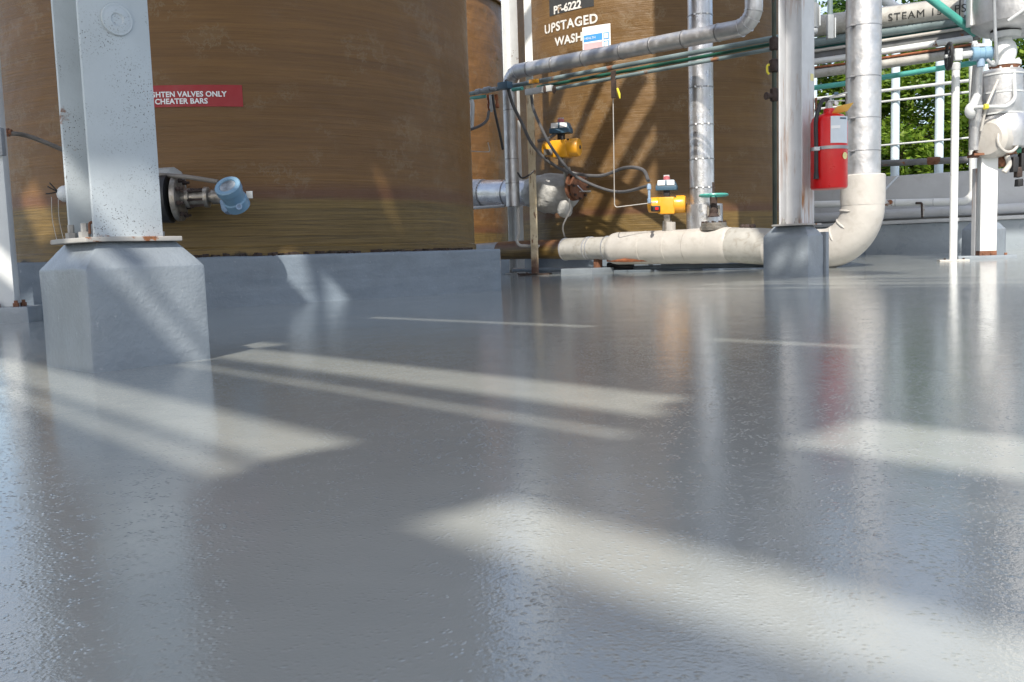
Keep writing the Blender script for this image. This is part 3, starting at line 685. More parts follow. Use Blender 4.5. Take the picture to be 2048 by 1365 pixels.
g = PA(1427, 391, KP); gv = thing("gate_valve", "gate valve with green handwheel standing on the cream floor pipe", "valve", V((g.x, g.y, .43)))
m = MB(); m.torus(g, EZ, .118, .013, 32, 8)
for i in range(5):
    an = 2 * pi * i / 5; m.tube([g, g + V((cos(an), sin(an), 0)) * .118], .009, 6)
m.lathe(g - EZ * .02, EZ, [(0, .03), (.03, .03), (.035, .02)], 12)
build("handwheel", m, "teal", gv)
m = MB(); m.lathe(g, EZ, [(0, .011), (.115, .011)], 10); build("stem", m, "darkrust", gv)
m = MB(); m.lathe(g - EZ * .19, EZ, [(0, .055), (.03, .035), (.06, .04), (.08, .03), (.17, .034), (.185, .02)], 12); build("yoke", m, "darkrust", gv, jitter=.004)
for s in (-1, 1):
    m = MB(); m.tube([g + V((s * .05, 0, -.18)), g + V((s * .045, 0, -.09))], .012, 8); build("yoke_bolt", m, "steelraw", gv)
m = MB(); m.lathe(V((g.x, g.y, .42)), EZ, [(0, .12), (.02, .125), (.035, .125), (.037, .11), (.05, .112), (.066, .112), (.07, .06)], 28); build("bonnet_flange", m, "steelraw", gv)
for i in range(10):
    an = 2 * pi * i / 10; m = MB(); m.lathe(V((g.x + .1 * cos(an), g.y + .1 * sin(an), .486)), EZ, [(0, .012), (.016, .012)], 6); build("bonnet_bolt", m, "darkrust", gv)

# aluminium riser behind the gate valve
q = PA(1403, 300, 10.2); ar = thing("aluminium_riser", "aluminium clad vertical pipe in front of the stencilled tank behind the green handwheel", "pipe", V((q.x, q.y, .4)))
m = MB(); m.lathe((q.x, q.y, .58), EZ, [(0, .112), (3.0, .112)], 32); build("jacket", m, "alu", ar)
q2 = PA(1409, 420, 10.2); m = MB(); m.lathe((q2.x, q2.y, .33), EZ, [(0, .165), (.335, .165), (.338, .11)], 32); build("lower_jacket", m, "alu", ar)
for py in (321, 252, 178, 108, 34, 378):
    zq = PA(1403, py, 10.2).z; m = MB(); m.lathe((q.x, q.y, zq), EZ, [(0, .1125), (.001, .1165), (.011, .1165), (.012, .1125)], 32); build("strap", m, "band", ar)
    for an in (-2.2, -1.7, -1.2):
        m = MB(); m.box((q.x + .118 * cos(an), q.y + .118 * sin(an), zq + .006), (.008, 0, 0), (0, .004, 0), EZ * .007); build("strap_rivet", m, "lab", ar)

# ------------------------------------------------------------------ upper aluminium pipe with drop leg
u0 = PA(1018, 146, 9.6); u1 = PA(1508, 52, 9.6)
ap = thing("aluminium_pipe", "aluminium clad pipe crossing the stencilled tank and elbowing down at its left end", "pipe", u0)
zb0 = PA(1019, 414, 9.6).z
u0 = V((u0.x, u0.y, u0.z)); pts = path([V((u0.x, u0.y, zb0)), u0, u1, V((u1.x, u1.y, 3.6))], .15, 10)
i1 = len(pts)
m = MB(); m.tube(pts, .072, 24); build("jacket", m, "alu2", ap)
dr = (u1 - u0)
for k in (.1, .22, .36, .52, .64, .76, .88):
    c = u0 + dr * k; m = MB(); m.lathe(c, dr, [(0, .0725), (.001, .0765), (.013, .0765), (.014, .0725)], 24); build("strap", m, "band", ap)
for zq in (1.75, 1.25, 1.0):
    m = MB(); m.lathe((u0.x, u0.y, zq), EZ, [(0, .0725), (.001, .0755), (.009, .0755), (.01, .0725)], 24); build("strap", m, "band", ap)
for cc, sx, n_ in ((u0, 1, 4), (u1, -1, 4)):      # elbow gores
    for k in range(n_):
        tt = (k + .5) / n_ * pi / 2
        d = dr.normalized() * sx; up_ = EZ * (-1 if sx > 0 else 1); ctr = cc + (d + up_) * .15
        rad = (-d * cos(tt) - up_ * sin(tt)); p_ = ctr + rad * .15; tn = (d * sin(tt) * -1 + up_ * cos(tt))
        m = MB(); m.lathe(p_ - tn * .004, tn, [(0, .0725), (.001, .077), (.007, .077), (.008, .0725)], 24); build("elbow_gore", m, "alu", ap)
# tail tube under drop leg
a = V((u0.x + .05, u0.y, zb0)); pts = path([a + EZ * .05, a - EZ * .28, PY(1031, 480, 9.55) - V((0, 0, .06)), PY(1095, 494, 9.5)], .06, 6)
m = MB(); m.tube(pts, .017, 10)
tag(build("drain_tube", m, "cream", None, a), "bent cream drain tube below the open end of the aluminium drop leg", "tube")

# insulated branch pipe with blanket, ending in a rusty flange
b0 = PY(925, 386, 10.35); b1 = PY(1072, 386, 9.75); b2 = PY(1100, 388, 9.62); b3 = PY(1146, 386, 9.4)
br = thing("branch_pipe", "fat silver insulated branch pipe with wrinkled blanket and rusty flange", "pipe", b1)
m = MB(); m.tube([b0, b0 + (b1 - b0) * .3], [.15, .15], 24); build("jacket", m, "alu2", br)
m = MB(); m.tube([b0 + (b1 - b0) * .26, b0 + (b1 - b0) * .3, b1], [.12, .142, .142], 28); build("jacket", m, "alu", br)
m = MB(); m.tube([b0 + (b1 - b0) * .62, b0 + (b1 - b0) * .63], .146, 28); build("strap", m, "band", br)
m = MB(); m.tube([b1 - (b1 - b0) * .1, b1, b2, b2 + (b3 - b2) * .6, b3], [.14, .175, .215, .20, .12], 32); build("blanket", m, "blanket", br, subdiv=1, jitter=.022, angle=80)
m = MB(); m.ball(PY(1130, 418, 9.3), .075, 14, sq=1.2); build("blanket_flap", m, "blanket", br, jitter=.015, angle=80)
fa = V((.75, -.6, -.1)).normalized()
m = MB(); c = PY(1143, 372, 9.3); m.lathe(c, fa, [(0, .10), (.02, .15), (.045, .15), (.05, .10), (.075, .10), (.08, .14), (.105, .14), (.108, .06)], 24); build("flange", m, "rust", br, jitter=.003)
for i in range(8):
    an = 2 * pi * i / 8; s1 = fa.cross(EZ).normalized(); s2 = fa.cross(s1)
    m = MB(); m.lathe(c + fa * .04 + (s1 * cos(an) + s2 * sin(an)) * .125, fa, [(0, .012), (.09, .012)], 6); build("flange_bolt", m, "darkrust", br)
m = MB(); c = PY(1163, 384, 9.3); m.box(c, (.09, 0, 0), (0, .07, 0), EZ * .006); build("ledge_plate", m, "baseplate", br)
m = MB(); m.tube([PY(1146, 362, 9.2), PY(1167, 384, 9.2)], .006, 6); build("lever", m, "alu", br)
m = MB(); m.tube([PY(1133, 335, 9.25), PY(1138, 372, 9.3)], [.035, .05], 12); build("valve_stem", m, "steelraw", br, jitter=.006)
m = MB(); m.tube(smooth([PY(1138, 398, 9.2), PY(1140, 420, 9.2), PY(1126, 452, 9.25), PY(1129, 474, 9.4)]), .008, 8)
tag(build("sample_tube", m, "cream", None, PY(1138, 420, 9.2)), "thin white wiggly tube hanging from the rusty flange", "tube")

# ------------------------------------------------------------------ teal and green service lines
def line(name, label, cat, pts, r, mat, n=12, group=None, rr=.03):
    m = MB(); m.tube(path(pts, rr, 5) if len(pts) > 2 else pts, r, n)
    return tag(build(name, m, mat, None, pts[0]), label, cat, group)
GC = 9.25
line("service_pipe", "grey teal service pipe, uppermost of the three crossing the stencilled tank", "pipe",
     [PA(941, 188, GC), PA(1060, 166, GC), PA(1628, 62, GC), PA(1628, -60, GC)], .0215, "tealgrey", group="teal service pipes")
line("service_pipe", "dark green service pipe tucked under the grey teal one", "pipe", [PA(1075, 175, GC + .12), PA(1546, 88, GC + .12)], .016, "greendark", group="teal service pipes")
line("service_pipe", "thinnest blue grey service tube, lowest of the three crossing the stencilled tank", "pipe", [PA(1095, 181, GC), PA(1552, 97, GC)], .0165, "tealgrey", group="teal service pipes")
c = PA(1628, 62, GC); t = thing("pipe_fittings", "pair of grey conduit fittings above the extinguisher column", "fitting", c)
d_ = (PA(1628, 62, GC) - PA(1500, 85, GC)).normalized()
m = MB(); m.lathe(c - d_ * .085, d_, [(0, .03), (.09, .03)], 12); m.ball(c, .03); build("elbow_socket", m, "grey", t)
m = MB(); m.box(c + EZ * .11, d_ * .028, V((-d_.y, d_.x, 0)) * .028, EZ * .09); build("conduit_body", m, "grey", t, bevel=.008)
m = MB(); m.box(c + EZ * .10 + V((.035, -.01, 0)), (.006, .002, 0), (0, .02, 0), EZ * .07); build("cover", m, "lgrey", t, bevel=.003)
c2_ = PA(1660, 80, GC - .2); t2 = thing("conduit_tee", "grey conduit body hanging beside the riser right of the column", "fitting", c2_)
m = MB(); m.box(c2_ + EZ * .09, (.022, 0, 0), (0, .022, 0), EZ * .085); build("conduit_body", m, "grey", t2, bevel=.008)
m = MB(); m.lathe(c2_ + EZ * .17, EZ, [(0, .019), (.9, .019)], 12); build("conduit", m, "tealgrey", t2)
m = MB(); m.box(c2_ + EZ * .08 + V((.03, -.01, 0)), (.005, .002, 0), (0, .016, 0), EZ * .07); build("cover", m, "lgrey", t2, bevel=.003)
# vertical olive line with valves
vq = PA(1549, 300, 8.75); vp = thing("olive_standpipe", "dark olive vertical pipe just left of the rust streaked column", "pipe", V((vq.x, vq.y, .3)))
m = MB(); m.lathe((vq.x, vq.y, .3), EZ, [(0, .0165), (2.9, .0165)], 12); build("pipe", m, "olive", vp)
for py, r_ in ((88, .034), (132, .036), (190, .032)):
    zq = PA(1549, py, 8.75).z; m = MB(); m.lathe((vq.x, vq.y, zq - .05), EZ, [(0, .018), (.01, r_), (.09, r_), (.1, .018)], 10); build("valve_body", m, "darkrust", vp)
zq = PA(1549, 135, 8.75).z; m = MB(); h0 = V((vq.x, vq.y, zq)); h1 = PA(1534, 127, 8.7); m.tube(path([h0, h1, h1 - EZ * .06, h1 - EZ * .06 + V((.015, 0, -.02))], .015), .0085, 8); build("yellow_handle", m, "yellow2", vp)
zq = PA(1549, 193, 8.75).z; m = MB(); m.lathe(V((vq.x, vq.y, zq)), V((-1, -.4, 0)), [(0, .02), (.06, .02), (.065, .028), (.075, .028)], 10); build("tee_plug", m, "darkrust", vp)
# hanger clip and fine tubing
hc = PA(1227, 160, GC - .02); t = thing("hanger_clip", "rusty clip with yellow tag under the service pipes", "clip", hc)
m = MB(); m.box(hc - EZ * .04, EB * .012, EA * .022, EZ * .12); build("clip", m, "darkrust", t, bevel=.002)
m = MB(); m.tube([hc + V((.03, -.02, -.08)), hc + V((.045, -.03, -.13)), hc + V((.05, -.03, -.17))], [.01, .012, .006], 8); build("tag", m, "yellow2", t)
line("copper_tubing", "very thin tubing dropping from the clip and turning to the lower actuator", "tubing",
     [PA(1226, 185, GC), PA(1229, 410, GC + .2), PA(1232, 415, GC + .2), PA(1312, 405, 9.6)], .0045, "cream", 6)
# manifold between the tanks
mf = thing("tubing_manifold", "cluttered tubing manifold with grey brackets and copper fittings between the tanks", "manifold", PA(1000, 180, GC))
m = MB(); c = PA(1078, 181, GC - .1); dd = (PA(1640, 60, GC) - PA(1060, 166, GC)).normalized()
m.box(c, dd * .17, V((-dd.y, dd.x, 0)) * .02, EZ * .028); build("tray", m, "lgrey", mf, bevel=.003)
m = MB(); c = PA(972, 181, GC - .1); m.lathe(c - dd * .14, dd, [(0, .03), (.06, .03), (.062, .022), (.12, .022), (.122, .034), (.2, .034), (.202, .02), (.28, .02)], 12); build("union", m, "grey", mf)
m = MB(); m.box(PA(1010, 172, GC - .12), dd * .07, V((-dd.y, dd.x, 0)) * .04, EZ * .035); build("splice_box", m, "dblue", mf, bevel=.006)
m = MB(); m.tube([PA(942, 197, GC), PA(972, 193, GC)], .018, 10); m.tube([PA(1025, 180, GC - .1), PA(1045, 177, GC - .1)], .018, 10); build("teal_coupling", m, "teal", mf)
for px, h_ in ((976, 222), (992, 214)):
    a = PA(px, 190, GC - .1); b = PA(px + 3, h_, GC - .1); m = MB(); m.lathe(a, b - a, [(0, .018), (.05, .018), (.052, .012), (.09, .012), (.092, .02), (.13, .02), ((b - a).length, .01)], 8); build("copper_fitting", m, "copper", mf)
m = MB(); m.lathe(PA(982, 190, GC - .15), -EZ, [(0, .02), (.08, .014), (.12, .02), (.17, .01)], 8); build("needle_valve", m, "lgrey", mf)
m = MB(); m.box(PA(1068, 163, GC - .1), dd * .05, V((-dd.y, dd.x, 0)) * .02, EZ * .018); build("yellow_handle", m, "yellow", mf, bevel=.004)
for px in (1090, 1108):
    m = MB(); m.lathe(PA(px, 172, GC - .12), -EZ, [(0, .014), (.03, .02), (.05, .02), (.07, .01)], 8); build("tube_nut", m, "darkrust", mf)
# hoses
def hose(label, pts, r=.014, mat="hose", Y=9.15):
    P_ = [PY(a[0], a[1], a[2] if len(a) > 2 else Y) for a in pts]
    m = MB(); m.tube(smooth(P_), r, 8); tag(build("cable", m, mat, None, P_[0]), label, "cable", "cables sagging between the manifold and the valves")
hose("thick grey cable sagging from the manifold past the upper actuator to the lower one", [(1012, 160), (1024, 205), (1043, 245), (1065, 290), (1100, 325), (1140, 345), (1200, 352, 9.0), (1250, 336, 8.7), (1285, 340, 8.4), (1297, 362, 8.2)], .0165)
hose("grey cable crossing in front of the upper actuator and looping low to the lower actuator", [(1062, 180), (1066, 215), (1080, 250, 8.95), (1100, 290, 8.95), (1125, 325, 8.95), (1150, 352, 9.0), (1200, 376, 8.8), (1245, 384, 8.6), (1300, 371, 8.2)], .0145)
hose("short grey cable from the post up into the upper switch box", [(1075, 283), (1098, 277), (1118, 262), (1134, 256)], .016)
hose("dark cable hanging steeply from the manifold to the drop leg", [(985, 190), (990, 225), (1000, 270), (1006, 300)], .013, "black")
hose("short dark hose curling back behind the nearest tank", [(978, 222), (974, 240), (962, 251), (940, 260)], .014)
hose("thin black cable drooping over the insulated branch pipe", [(1035, 345), (1043, 356), (1056, 352), (1068, 342)], .009, "black")
hose("thin white tube hooking below the manifold against the sunlit tank", [(942, 303), (975, 304), (979, 300), (976, 285)], .005, "cream", 9.6)
hose("light grey drop tube beside the nearest tank's edge", [(943, 200), (945, 215), (943, 258)], .022, "lgrey", 9.3)
m = MB(); a = PY(1298, 368, 8.15); m.lathe(a, -EZ, [(0, .014), (.02, .02), (.05, .02), (.052, .012), (.13, .012), (.132, .02), (.17, .016)], 10)
tag(build("cable_gland", m, "lblue2", None, a), "pale blue gland where the cables enter the lower actuator", "gland")
m = MB(); m.tube([PY(940, 417, 9.9), PY(1010, 412, 9.8)], .016, 8)
tag(build("short_pipe", m, "lgrey", None, PY(975, 415, 9.8)), "short pale pipe under the silver branch pipe", "pipe")

# ------------------------------------------------------------------ fire extinguisher
ec = PY(1658, 300, 5.83); ez0 = PY(1658, 379, 5.83).z; ez1 = PY(1658, 231, 5.83).z; eh = ez1 - ez0; er = .113
ex = thing("fire_extinguisher", "red fire extinguisher hung on the rust streaked column", "fire extinguisher", V((ec.x, ec.y, ez0)))
m = MB(); m.lathe((ec.x, ec.y, ez0), EZ, [(0, .098), (.004, er - .004), (.015, er), (eh - .05, er), (eh - .022, er * .93), (eh - .004, er * .78), (eh + .006, er * .5), (eh + .012, .036), (eh + .04, .034)], 40); build("cylinder", m, "red", ex)
def wc(x, y, off=.0015): a = x / er; return (ec.x + (er + off) * cos(a), ec.y + (er + off) * sin(a), ez0 + y)
va = math.atan2(-ec.y, -ec.x)
x0 = (va + .08) * er; x1 = (va + 1.25) * er
build("label", patch(lambda x, y: wc(x, y), x0, x1, eh * .60, eh * .955, 10), "lab2", ex)
build("label_box", patch(lambda x, y: wc(x, y, .003), x0 + .003, x0 + .06, eh * .79, eh * .83, 5), "lab", ex)
build("label_text", patch(lambda x, y: wc(x, y, .003), x0 + .058, x1 - .02, eh * .915, eh * .935, 5), "dblue", ex)
m = MB(); m.lathe((ec.x, ec.y, ez0 + eh * .525), EZ, [(0, er + .001), (.0, er + .004), (.02, er + .004), (.02, er + .001)], 40); build("strap", m, "band", ex)
sa = va + .95; q = V(wc(sa * er, eh * .43, .002)); m = MB(); m.lathe(q, V((cos(sa), sin(sa), 0)), [(0, .022), (.002, .022)], 16); build("inspection_sticker", m, "labyel", ex)
ha = va - .62; h = [V(wc(ha * er, eh * .22, .018)), V(wc(ha * er, eh * .6, .018)), V(wc(ha * er, eh * .93, .018)), V((ec.x, ec.y, ez0 + eh + .085)) + V((cos(ha), sin(ha), 0)) * .07, V((ec.x, ec.y, ez0 + eh + .095))]
m = MB(); m.tube(smooth(h), .013, 10); hs = build("hose", m, "black", ex)
m = MB(); m.tube([h[0] - EZ * .04, h[0]], [.018, .014], 10); build("nozzle", m, "black", hs)
m = MB(); q = V(wc(ha * er, eh * .535, .018)); m.box(q, (.018, 0, 0), (0, .018, 0), EZ * .012); build("hose_clip", m, "lgrey", ex, bevel=.003)
tz = ez0 + eh + .04
m = MB(); m.lathe((ec.x, ec.y, tz), EZ, [(0, .022), (.05, .022), (.055, .015), (.075, .015)], 14); build("valve_body", m, "lgrey", ex)
m = MB(); m.box((ec.x + .02, ec.y - .02, tz + .075), (.075, -.03, .015), (.006, .012, 0), EZ * .003); build("lever", m, "lgrey", ex)
m = MB(); m.box((ec.x + .015, ec.y - .02, tz + .045), (.065, -.03, -.005), (.006, .012, 0), EZ * .003); build("carry_handle", m, "lgrey", ex)
m = MB(); m.lathe((ec.x + .03, ec.y - .03, tz + .03), V((.3, -1, 0)), [(0, .015), (.012, .015)], 12); build("gauge", m, "lab", ex)
m = MB(); m.box((ec.x + .03, ec.y - .04, tz + .088), (.012, 0, 0), (0, .006, 0), EZ * .008); build("pull_pin_seal", m, "dblue", ex)
m = MB(); m.box((ec.x + .05, ec.y - .09, tz - .015), (.045, -.01, .008), (.004, .0015, 0), V((.012, -.02, .022))); build("inspection_tag", m, "tag", ex)
m = MB(); q = PB(1632, 215, kf2.y - kf2.x - .01); m.tube([q + EZ * .06, q - EZ * .02, q - EZ * .09 + V((.03, -.02, 0))], .008, 8); build("wall_hook", m, "rust", ex)

# ------------------------------------------------------------------ parapet wall, curb and fence on the right
KW = 12.2
def wd(px, z, k=KW): q = PD(px, 480, k); return V((q.x, q.y, z))
wa = wd(1800, 0) - ED * 3.9; wb = wd(1800, 0) + ED * 9
ND = V((.545, .839, 0))
pw = thing("parapet_wall", "pale grey parapet wall with darker blue grey curb behind the pipes", "wall", wd(1800, 0))
L_ = (wb - wa).length / 2; cc = (wa + wb) / 2; zt_ = 1.10
m = MB(); m.box(cc + ND * .16 + EZ * .5, ED * L_, ND * .10, EZ * .60); build("upper_wall", m, "wallup", pw, bevel=.015)
m = MB(); m.box(cc + ND * .03 + EZ * .22, ED * L_, ND * .14, EZ * .27); build("curb", m, "walllow", pw, bevel=.012)
m = MB(); m.box(cc + ND * .01 + EZ * .515, ED * L_, ND * .15, EZ * .022); build("ledge", m, "wallup", pw, bevel=.006)
m = MB(); m.tube([cc - ED * L_ + EZ * .62 + ND * .0, cc + ED * L_ + EZ * .62 + ND * .0], .062, 14); build("lower_ledge_pipe", m, "wallup", pw)
# the wall returns at its far end and left side of the slab
m = MB(); m.box(wa + V((-.1, 1.8, .5)), (.1, 0, 0), (0, 1.8, 0), EZ * .6)
tag(build("return_wall", m, "wallup", None, wa, bevel=.015), "grey return wall behind the stencilled tank", "wall")

def dpipe(name, label, cat, pts, r, mat, k, group=None, n=14, rr=.1):
    return line(name, label, cat, [PD(a[0], a[1], k) for a in pts], r, mat, n, group, rr)
G_ = "rack pipes at the upper right"
wp = dpipe("wall_pipe", "white insulated pipe along the parapet ledge that elbows upward at the right", "pipe", [(1560, 411), (1946, 403), (1946, 60)], .043, "white", 11.7, rr=.12)
for px in (1700, 1790, 1866):
    m = MB(); c = PD(px, 411 - (px - 1560) * .0207, 11.7); m.lathe(c, ED, [(0, .0435), (.001, .047), (.012, .047), (.013, .0435)], 14); build("strap", m, "lgrey", wp)
c = PD(1840, 410, 11.6); t = thing("pipe_shoe", "rusty bracket holding the white ledge pipe to the parapet", "bracket", c)
m = MB(); m.tube(path([c + V((-.05, 0, .02)), c + V((.02, 0, .02)), c + V((.03, 0, -.15))], .02), .014, 8); build("hook", m, "darkrust", t)
m = MB(); m.box(c + V((.035, 0, -.08)), (.012, 0, 0), (0, .012, 0), EZ * .06); build("strut", m, "baseplate", t)
# fence
fn_ = thing("guard_fence", "pale blue post fence with thin rails standing on the parapet wall", "fence", wd(1800, 1.1) + ND * .16)
f0 = PD(1790, 300, KW + .16); f1 = PD(1878, 300, KW + .16); sp_ = (f1 - f0); sp_.z = 0
for i in range(-3, 7):
    c = f0 + sp_ * i; m = MB(); m.lathe((c.x, c.y, 1.095), EZ, [(0, .052), (1.9, .052)], 14); build("post", m, "bluewhite", fn_)
for py, r_ in ((178, .02), (200, .014), (288, .011)):
    c = PD(1800, py, KW + .10); m = MB(); m.tube([c - ED * 4.2, c + ED * 7], r_, 8); build("rail", m, "lgrey", fn_)
dp = dpipe("dark_pipe", "dark pipe with one rusted joint crossing the fence posts", "pipe", [(1560, 334), (1760, 327.5), (2120, 312)], .038, "duct", 11.75)
m = MB(); c = PD(1868, 322, 11.75); m.lathe(c - ED * .07, ED, [(0, .040), (.01, .046), (.10, .046), (.14, .04)], 14); build("rusted_joint", m, "rust", dp)
# rack pipes
KR = 10.0
sp1 = dpipe("steam_pipe", "large grey pipe lettered STEAM 150 PSIG at the upper right", "pipe", [(1600, 57.3), (1930, 15)], .108, "creamlow", KR, G_, 28)
a = PD(1782, 44, KR); a_ = PD(1937, 22, KR); ctr = PD(1780, 34.5, KR); dirp = (PD(1930, 15, KR) - PD(1680, 47, KR)).normalized()
sidev = V((dirp.y, -dirp.x, 0)).normalized(); sidev = sidev if sidev.y < 0 else -sidev; upv = dirp.cross(sidev); upv = upv if upv.z > 0 else -upv
tot = (PD(1937, 22, KR) - PD(1782, 44, KR)).length
def onpipe(x, y, R=.1145):
    an = (y - .065) / R; return ctr + dirp * x + (sidev * cos(an) + upv * sin(an)) * R
text_mesh("lettering", "STEAM 150 PSIG", .106, onpipe, "stencilk", sp1, 1.12, .0)
for px in (1700, 1950):
    c = PD(px, 47 - (px - 1680) * .128, KR); m = MB(); m.lathe(c, dirp, [(0, .1085), (.001, .112), (.012, .112), (.013, .1085)], 28); build("jacket_seam", m, "lgrey", sp1)
dpipe("rack_pipe", "grey pipe just below the lettered steam pipe", "pipe", [(1600, 90), (1680, 78), (1960, 36)], .046, "tealgrey", KR, G_)
dpipe("rack_pipe", "teal pipe with dark blue underside two below the steam pipe", "pipe", [(1600, 98), (1680, 86), (1960, 45)], .03, "teal", KR + .15, G_)
dpipe("rack_pipe", "thin beige pipe above the grey cable channel in the rack", "pipe", [(1600, 106.5), (1680, 95), (1960, 52)], .016, "cream", KR, G_)
m = MB(); a = PD(1600, 119.3, KR + .1); b = PD(1960, 68, KR + .1); dz_ = (b - a)
m.box((a + b) / 2, dz_ / 2, ND * .08, EZ * .045); tag(build("cable_channel", m, "duct", None, a), "dark grey cable channel running through the middle of the rack", "channel", G_)
dpipe("rack_pipe", "bright white pipe running below the dark cable channel", "pipe", [(1600, 128), (1680, 117), (1945, 77)], .034, "white", KR, G_)
m = MB(); a = PD(1600, 149, KR + .12); b = PD(1960, 93, KR + .12); m.box((a + b) / 2, (b - a) / 2, ND * .05, EZ * .04)
tag(build("cable_channel", m, "duct", None, a), "lower dark channel with an orange stained face under the white rack pipe", "channel", G_)
dpipe("rack_pipe", "thin orange brown pipe lying on the lower channel", "pipe", [(1600, 139), (1680, 129), (1960, 87)], .012, "copper", KR - .02, G_)
dpipe("rack_pipe", "dusty grey pipe with rust, lowest large pipe of the rack", "pipe", [(1600, 152), (1680, 141), (1960, 102)], .045, "creamlow", KR, G_)
dpipe("teal_line", "bright teal pipe crossing below the rack in front of the trees", "pipe", [(1600, 180), (1680, 169), (1930, 129), (1985, 121)], .026, "teal", KR - .3, None)
line("brace_pipe", "teal pipe slanting down across the word PSIG", "pipe", [PD(1835, -22, 8.6), PD(1952, 68, 8.9)], .034, "teal", 14)
line("slanting_pipe", "pale pipe slanting above the steam pipe beside the cream riser", "pipe", [PD(1700, -45, 10.4), PD(1800, 22, 10.45)], .05, "white", 14)
line("tie_wire", "thin dark wire hanging over the lettering of the steam pipe", "wire", [PD(1921, -30, 9.2), PD(1919, 38, 9.2)], .006, "black", 6)
m = MB(); a = PD(1752, 322, KW - .05); m.tube([PD(1800, 352, KW - .1) - ED * .02, PD(1752, 398, 11.4)], .012, 8)
tag(build("stay_rod", m, "lgrey", None, a), "thin pale rod leaning on the parapet right of the riser", "rod")

# slim post in front and pier/post cluster at the right
q = FL(1906, 522); t = thing("slim_post", "slim white round post on a floor plate right of the elbow", "post", q)
ztop = PY(1911, 128, q.y).z
m = MB(); m.lathe(q, EZ, [(0, .031), (ztop - q.z, .031)], 16); build("tube", m, "white", t)
m = MB(); m.lathe((q.x, q.y, ztop - .05), EZ, [(0, .034), (.05, .034), (.06, .02)], 16); build("cap", m, "lgrey", t)
m = MB(); m.box(q + EZ * .004, (.11, -.03, 0), (.02, .07, 0), EZ * .006); build("floor_plate", m, "cream", t, bevel=.002)
for a, b in ((-.07, 0), (.06, .0), (.08, -.02)):
    m = MB(); m.lathe(q + V((a, b, .01)), EZ, [(0, .009), (.012, .009)], 6); build("anchor_bolt", m, "darkrust", t)
p3 = V((4.62, 8.8, 0)); pier((4.62, 8.8), fz(4.62, 8.8), .315, .155, .15, "pale chamfered pier at the right edge behind the rust footed post", .25)
c = FL(1975, 519); m = MB(); m.box(V((c.x + .02, c.y + .1, c.z + .012)), (.22, -.05, 0), (.03, .12, 0), EZ * .02)
tag(build("floor_pad", m, "pier", None, c, bevel=.006), "low pale pad under the rust footed post at the right", "pad")
q = V((c.x + .04, c.y + .1, c.z + .03)); t = thing("pipe_stand", "white steel stand with rusty foot and rusty top plate at the right", "stand", q)
zt2 = PY(1984, 312, q.y).z
m = MB(); m.box(V((q.x, q.y, (q.z + zt2) / 2)), (.062, -.015, 0), (.015, .062, 0), EZ * ((zt2 - q.z) / 2)); build("upright", m, "white", t, bevel=.005)
m = MB(); m.box(q + EZ * .02, (.064, -.015, 0), (.016, .064, 0), EZ * .02); build("rusty_foot", m, "rust", t)
m = MB(); m.box(V((q.x + .03, q.y, zt2 + .008)), (.16, -.03, 0), (.03, .12, 0), EZ * .009); build("top_plate", m, "rust", t)
m = MB(); m.box(V((q.x - .02, q.y - .02, zt2 + .03)), (.10, -.02, 0), (.0, .02, 0), EZ * .015); build("top_angle", m, "rust", t, jitter=.006)
for dx in (-.05, .0, .09):
    m = MB(); m.lathe(V((q.x + dx * 1.3, q.y - .09, q.z + .0)), EZ, [(0, .012), (.02, .012)], 6); build("anchor_nut", m, "rust", t)
zr = PY(1957, 335, q.y).z
m = MB(); qq = PY(1957, 515, q.y + .1); m.box(V((qq.x, qq.y, (fz(qq.x, qq.y) + zr) / 2)), (.03, 0, 0), (0, .006, 0), EZ * ((zr - fz(qq.x, qq.y)) / 2)); m.box(V((qq.x - .03, qq.y + .03, (fz(qq.x, qq.y) + zr) / 2)), (.005, 0, 0), (0, .03, 0), EZ * ((zr - fz(qq.x, qq.y)) / 2))
tag(build("steel_angle", m, "steel2", None, V((qq.x, qq.y, fz(qq.x, qq.y)))), "narrow rust stained steel angle standing left of the white stand", "angle")
# white vertical behind
m = MB(); q6 = PY(1947, 300, 9.1); m.box((q6.x, q6.y, 1.95), (.035, 0, 0), (0, .035, 0), EZ * 1.2)
# insulated control valve
VY = q.y - .02
vc = PY(2003, 200, VY); t = thing("insulated_valve", "silver jacketed valve body on the white stand at the right edge", "valve", V((vc.x, vc.y, zt2 + .02)))
zA = PY(2003, 232, VY).z; zB = PY(2003, 142, VY).z; zC = PY(2003, 306, VY).z
m = MB(); m.lathe((vc.x, vc.y, zA), EZ, [(0, .168), (.01, .170), (zB - zA - .02, .165), (zB - zA, .15), (zB - zA + .01, .06)], 32); build("upper_jacket", m, "alu2", t)
m = MB(); m.lathe((vc.x + .02, vc.y, zC), EZ, [(0, .09), (.04, .17), (.13, .20), (.24, .20), (zA - zC, .172)], 32); build("lower_jacket", m, "alu2", t, jitter=.004)
m = MB(); c = PY(1982, 275, VY - .12); m.lathe(c + V((.12, .1, 0)), V((-.85, -.5, -.05)), [(0, .16), (.14, .16), (.17, .13), (.18, .04)], 28); build("end_cap", m, "cream", t)
m = MB(); c = PY(2016, 280, VY - .17); m.torus(c, V((.25, -1, .1)), .10, .012, 28, 8); build("cap_ring", m, "cream", t)
for zz_ in (zA, zA + .17, zB - .05):
    m = MB(); m.lathe((vc.x, vc.y, zz_), EZ, [(0, .168), (.001, .1725), (.014, .1725), (.015, .168)], 32); build("strap", m, "lgrey", t)
m = MB(); m.tube(path([PY(2027, 140, VY - .15), PY(2030, 200, VY - .19), PY(2012, 214, VY - .2), PY(1965, 214, VY - .2), PY(1950, 216, VY - .15)], .08), .016, 10); build("tracer_tube", m, "lgrey", t)
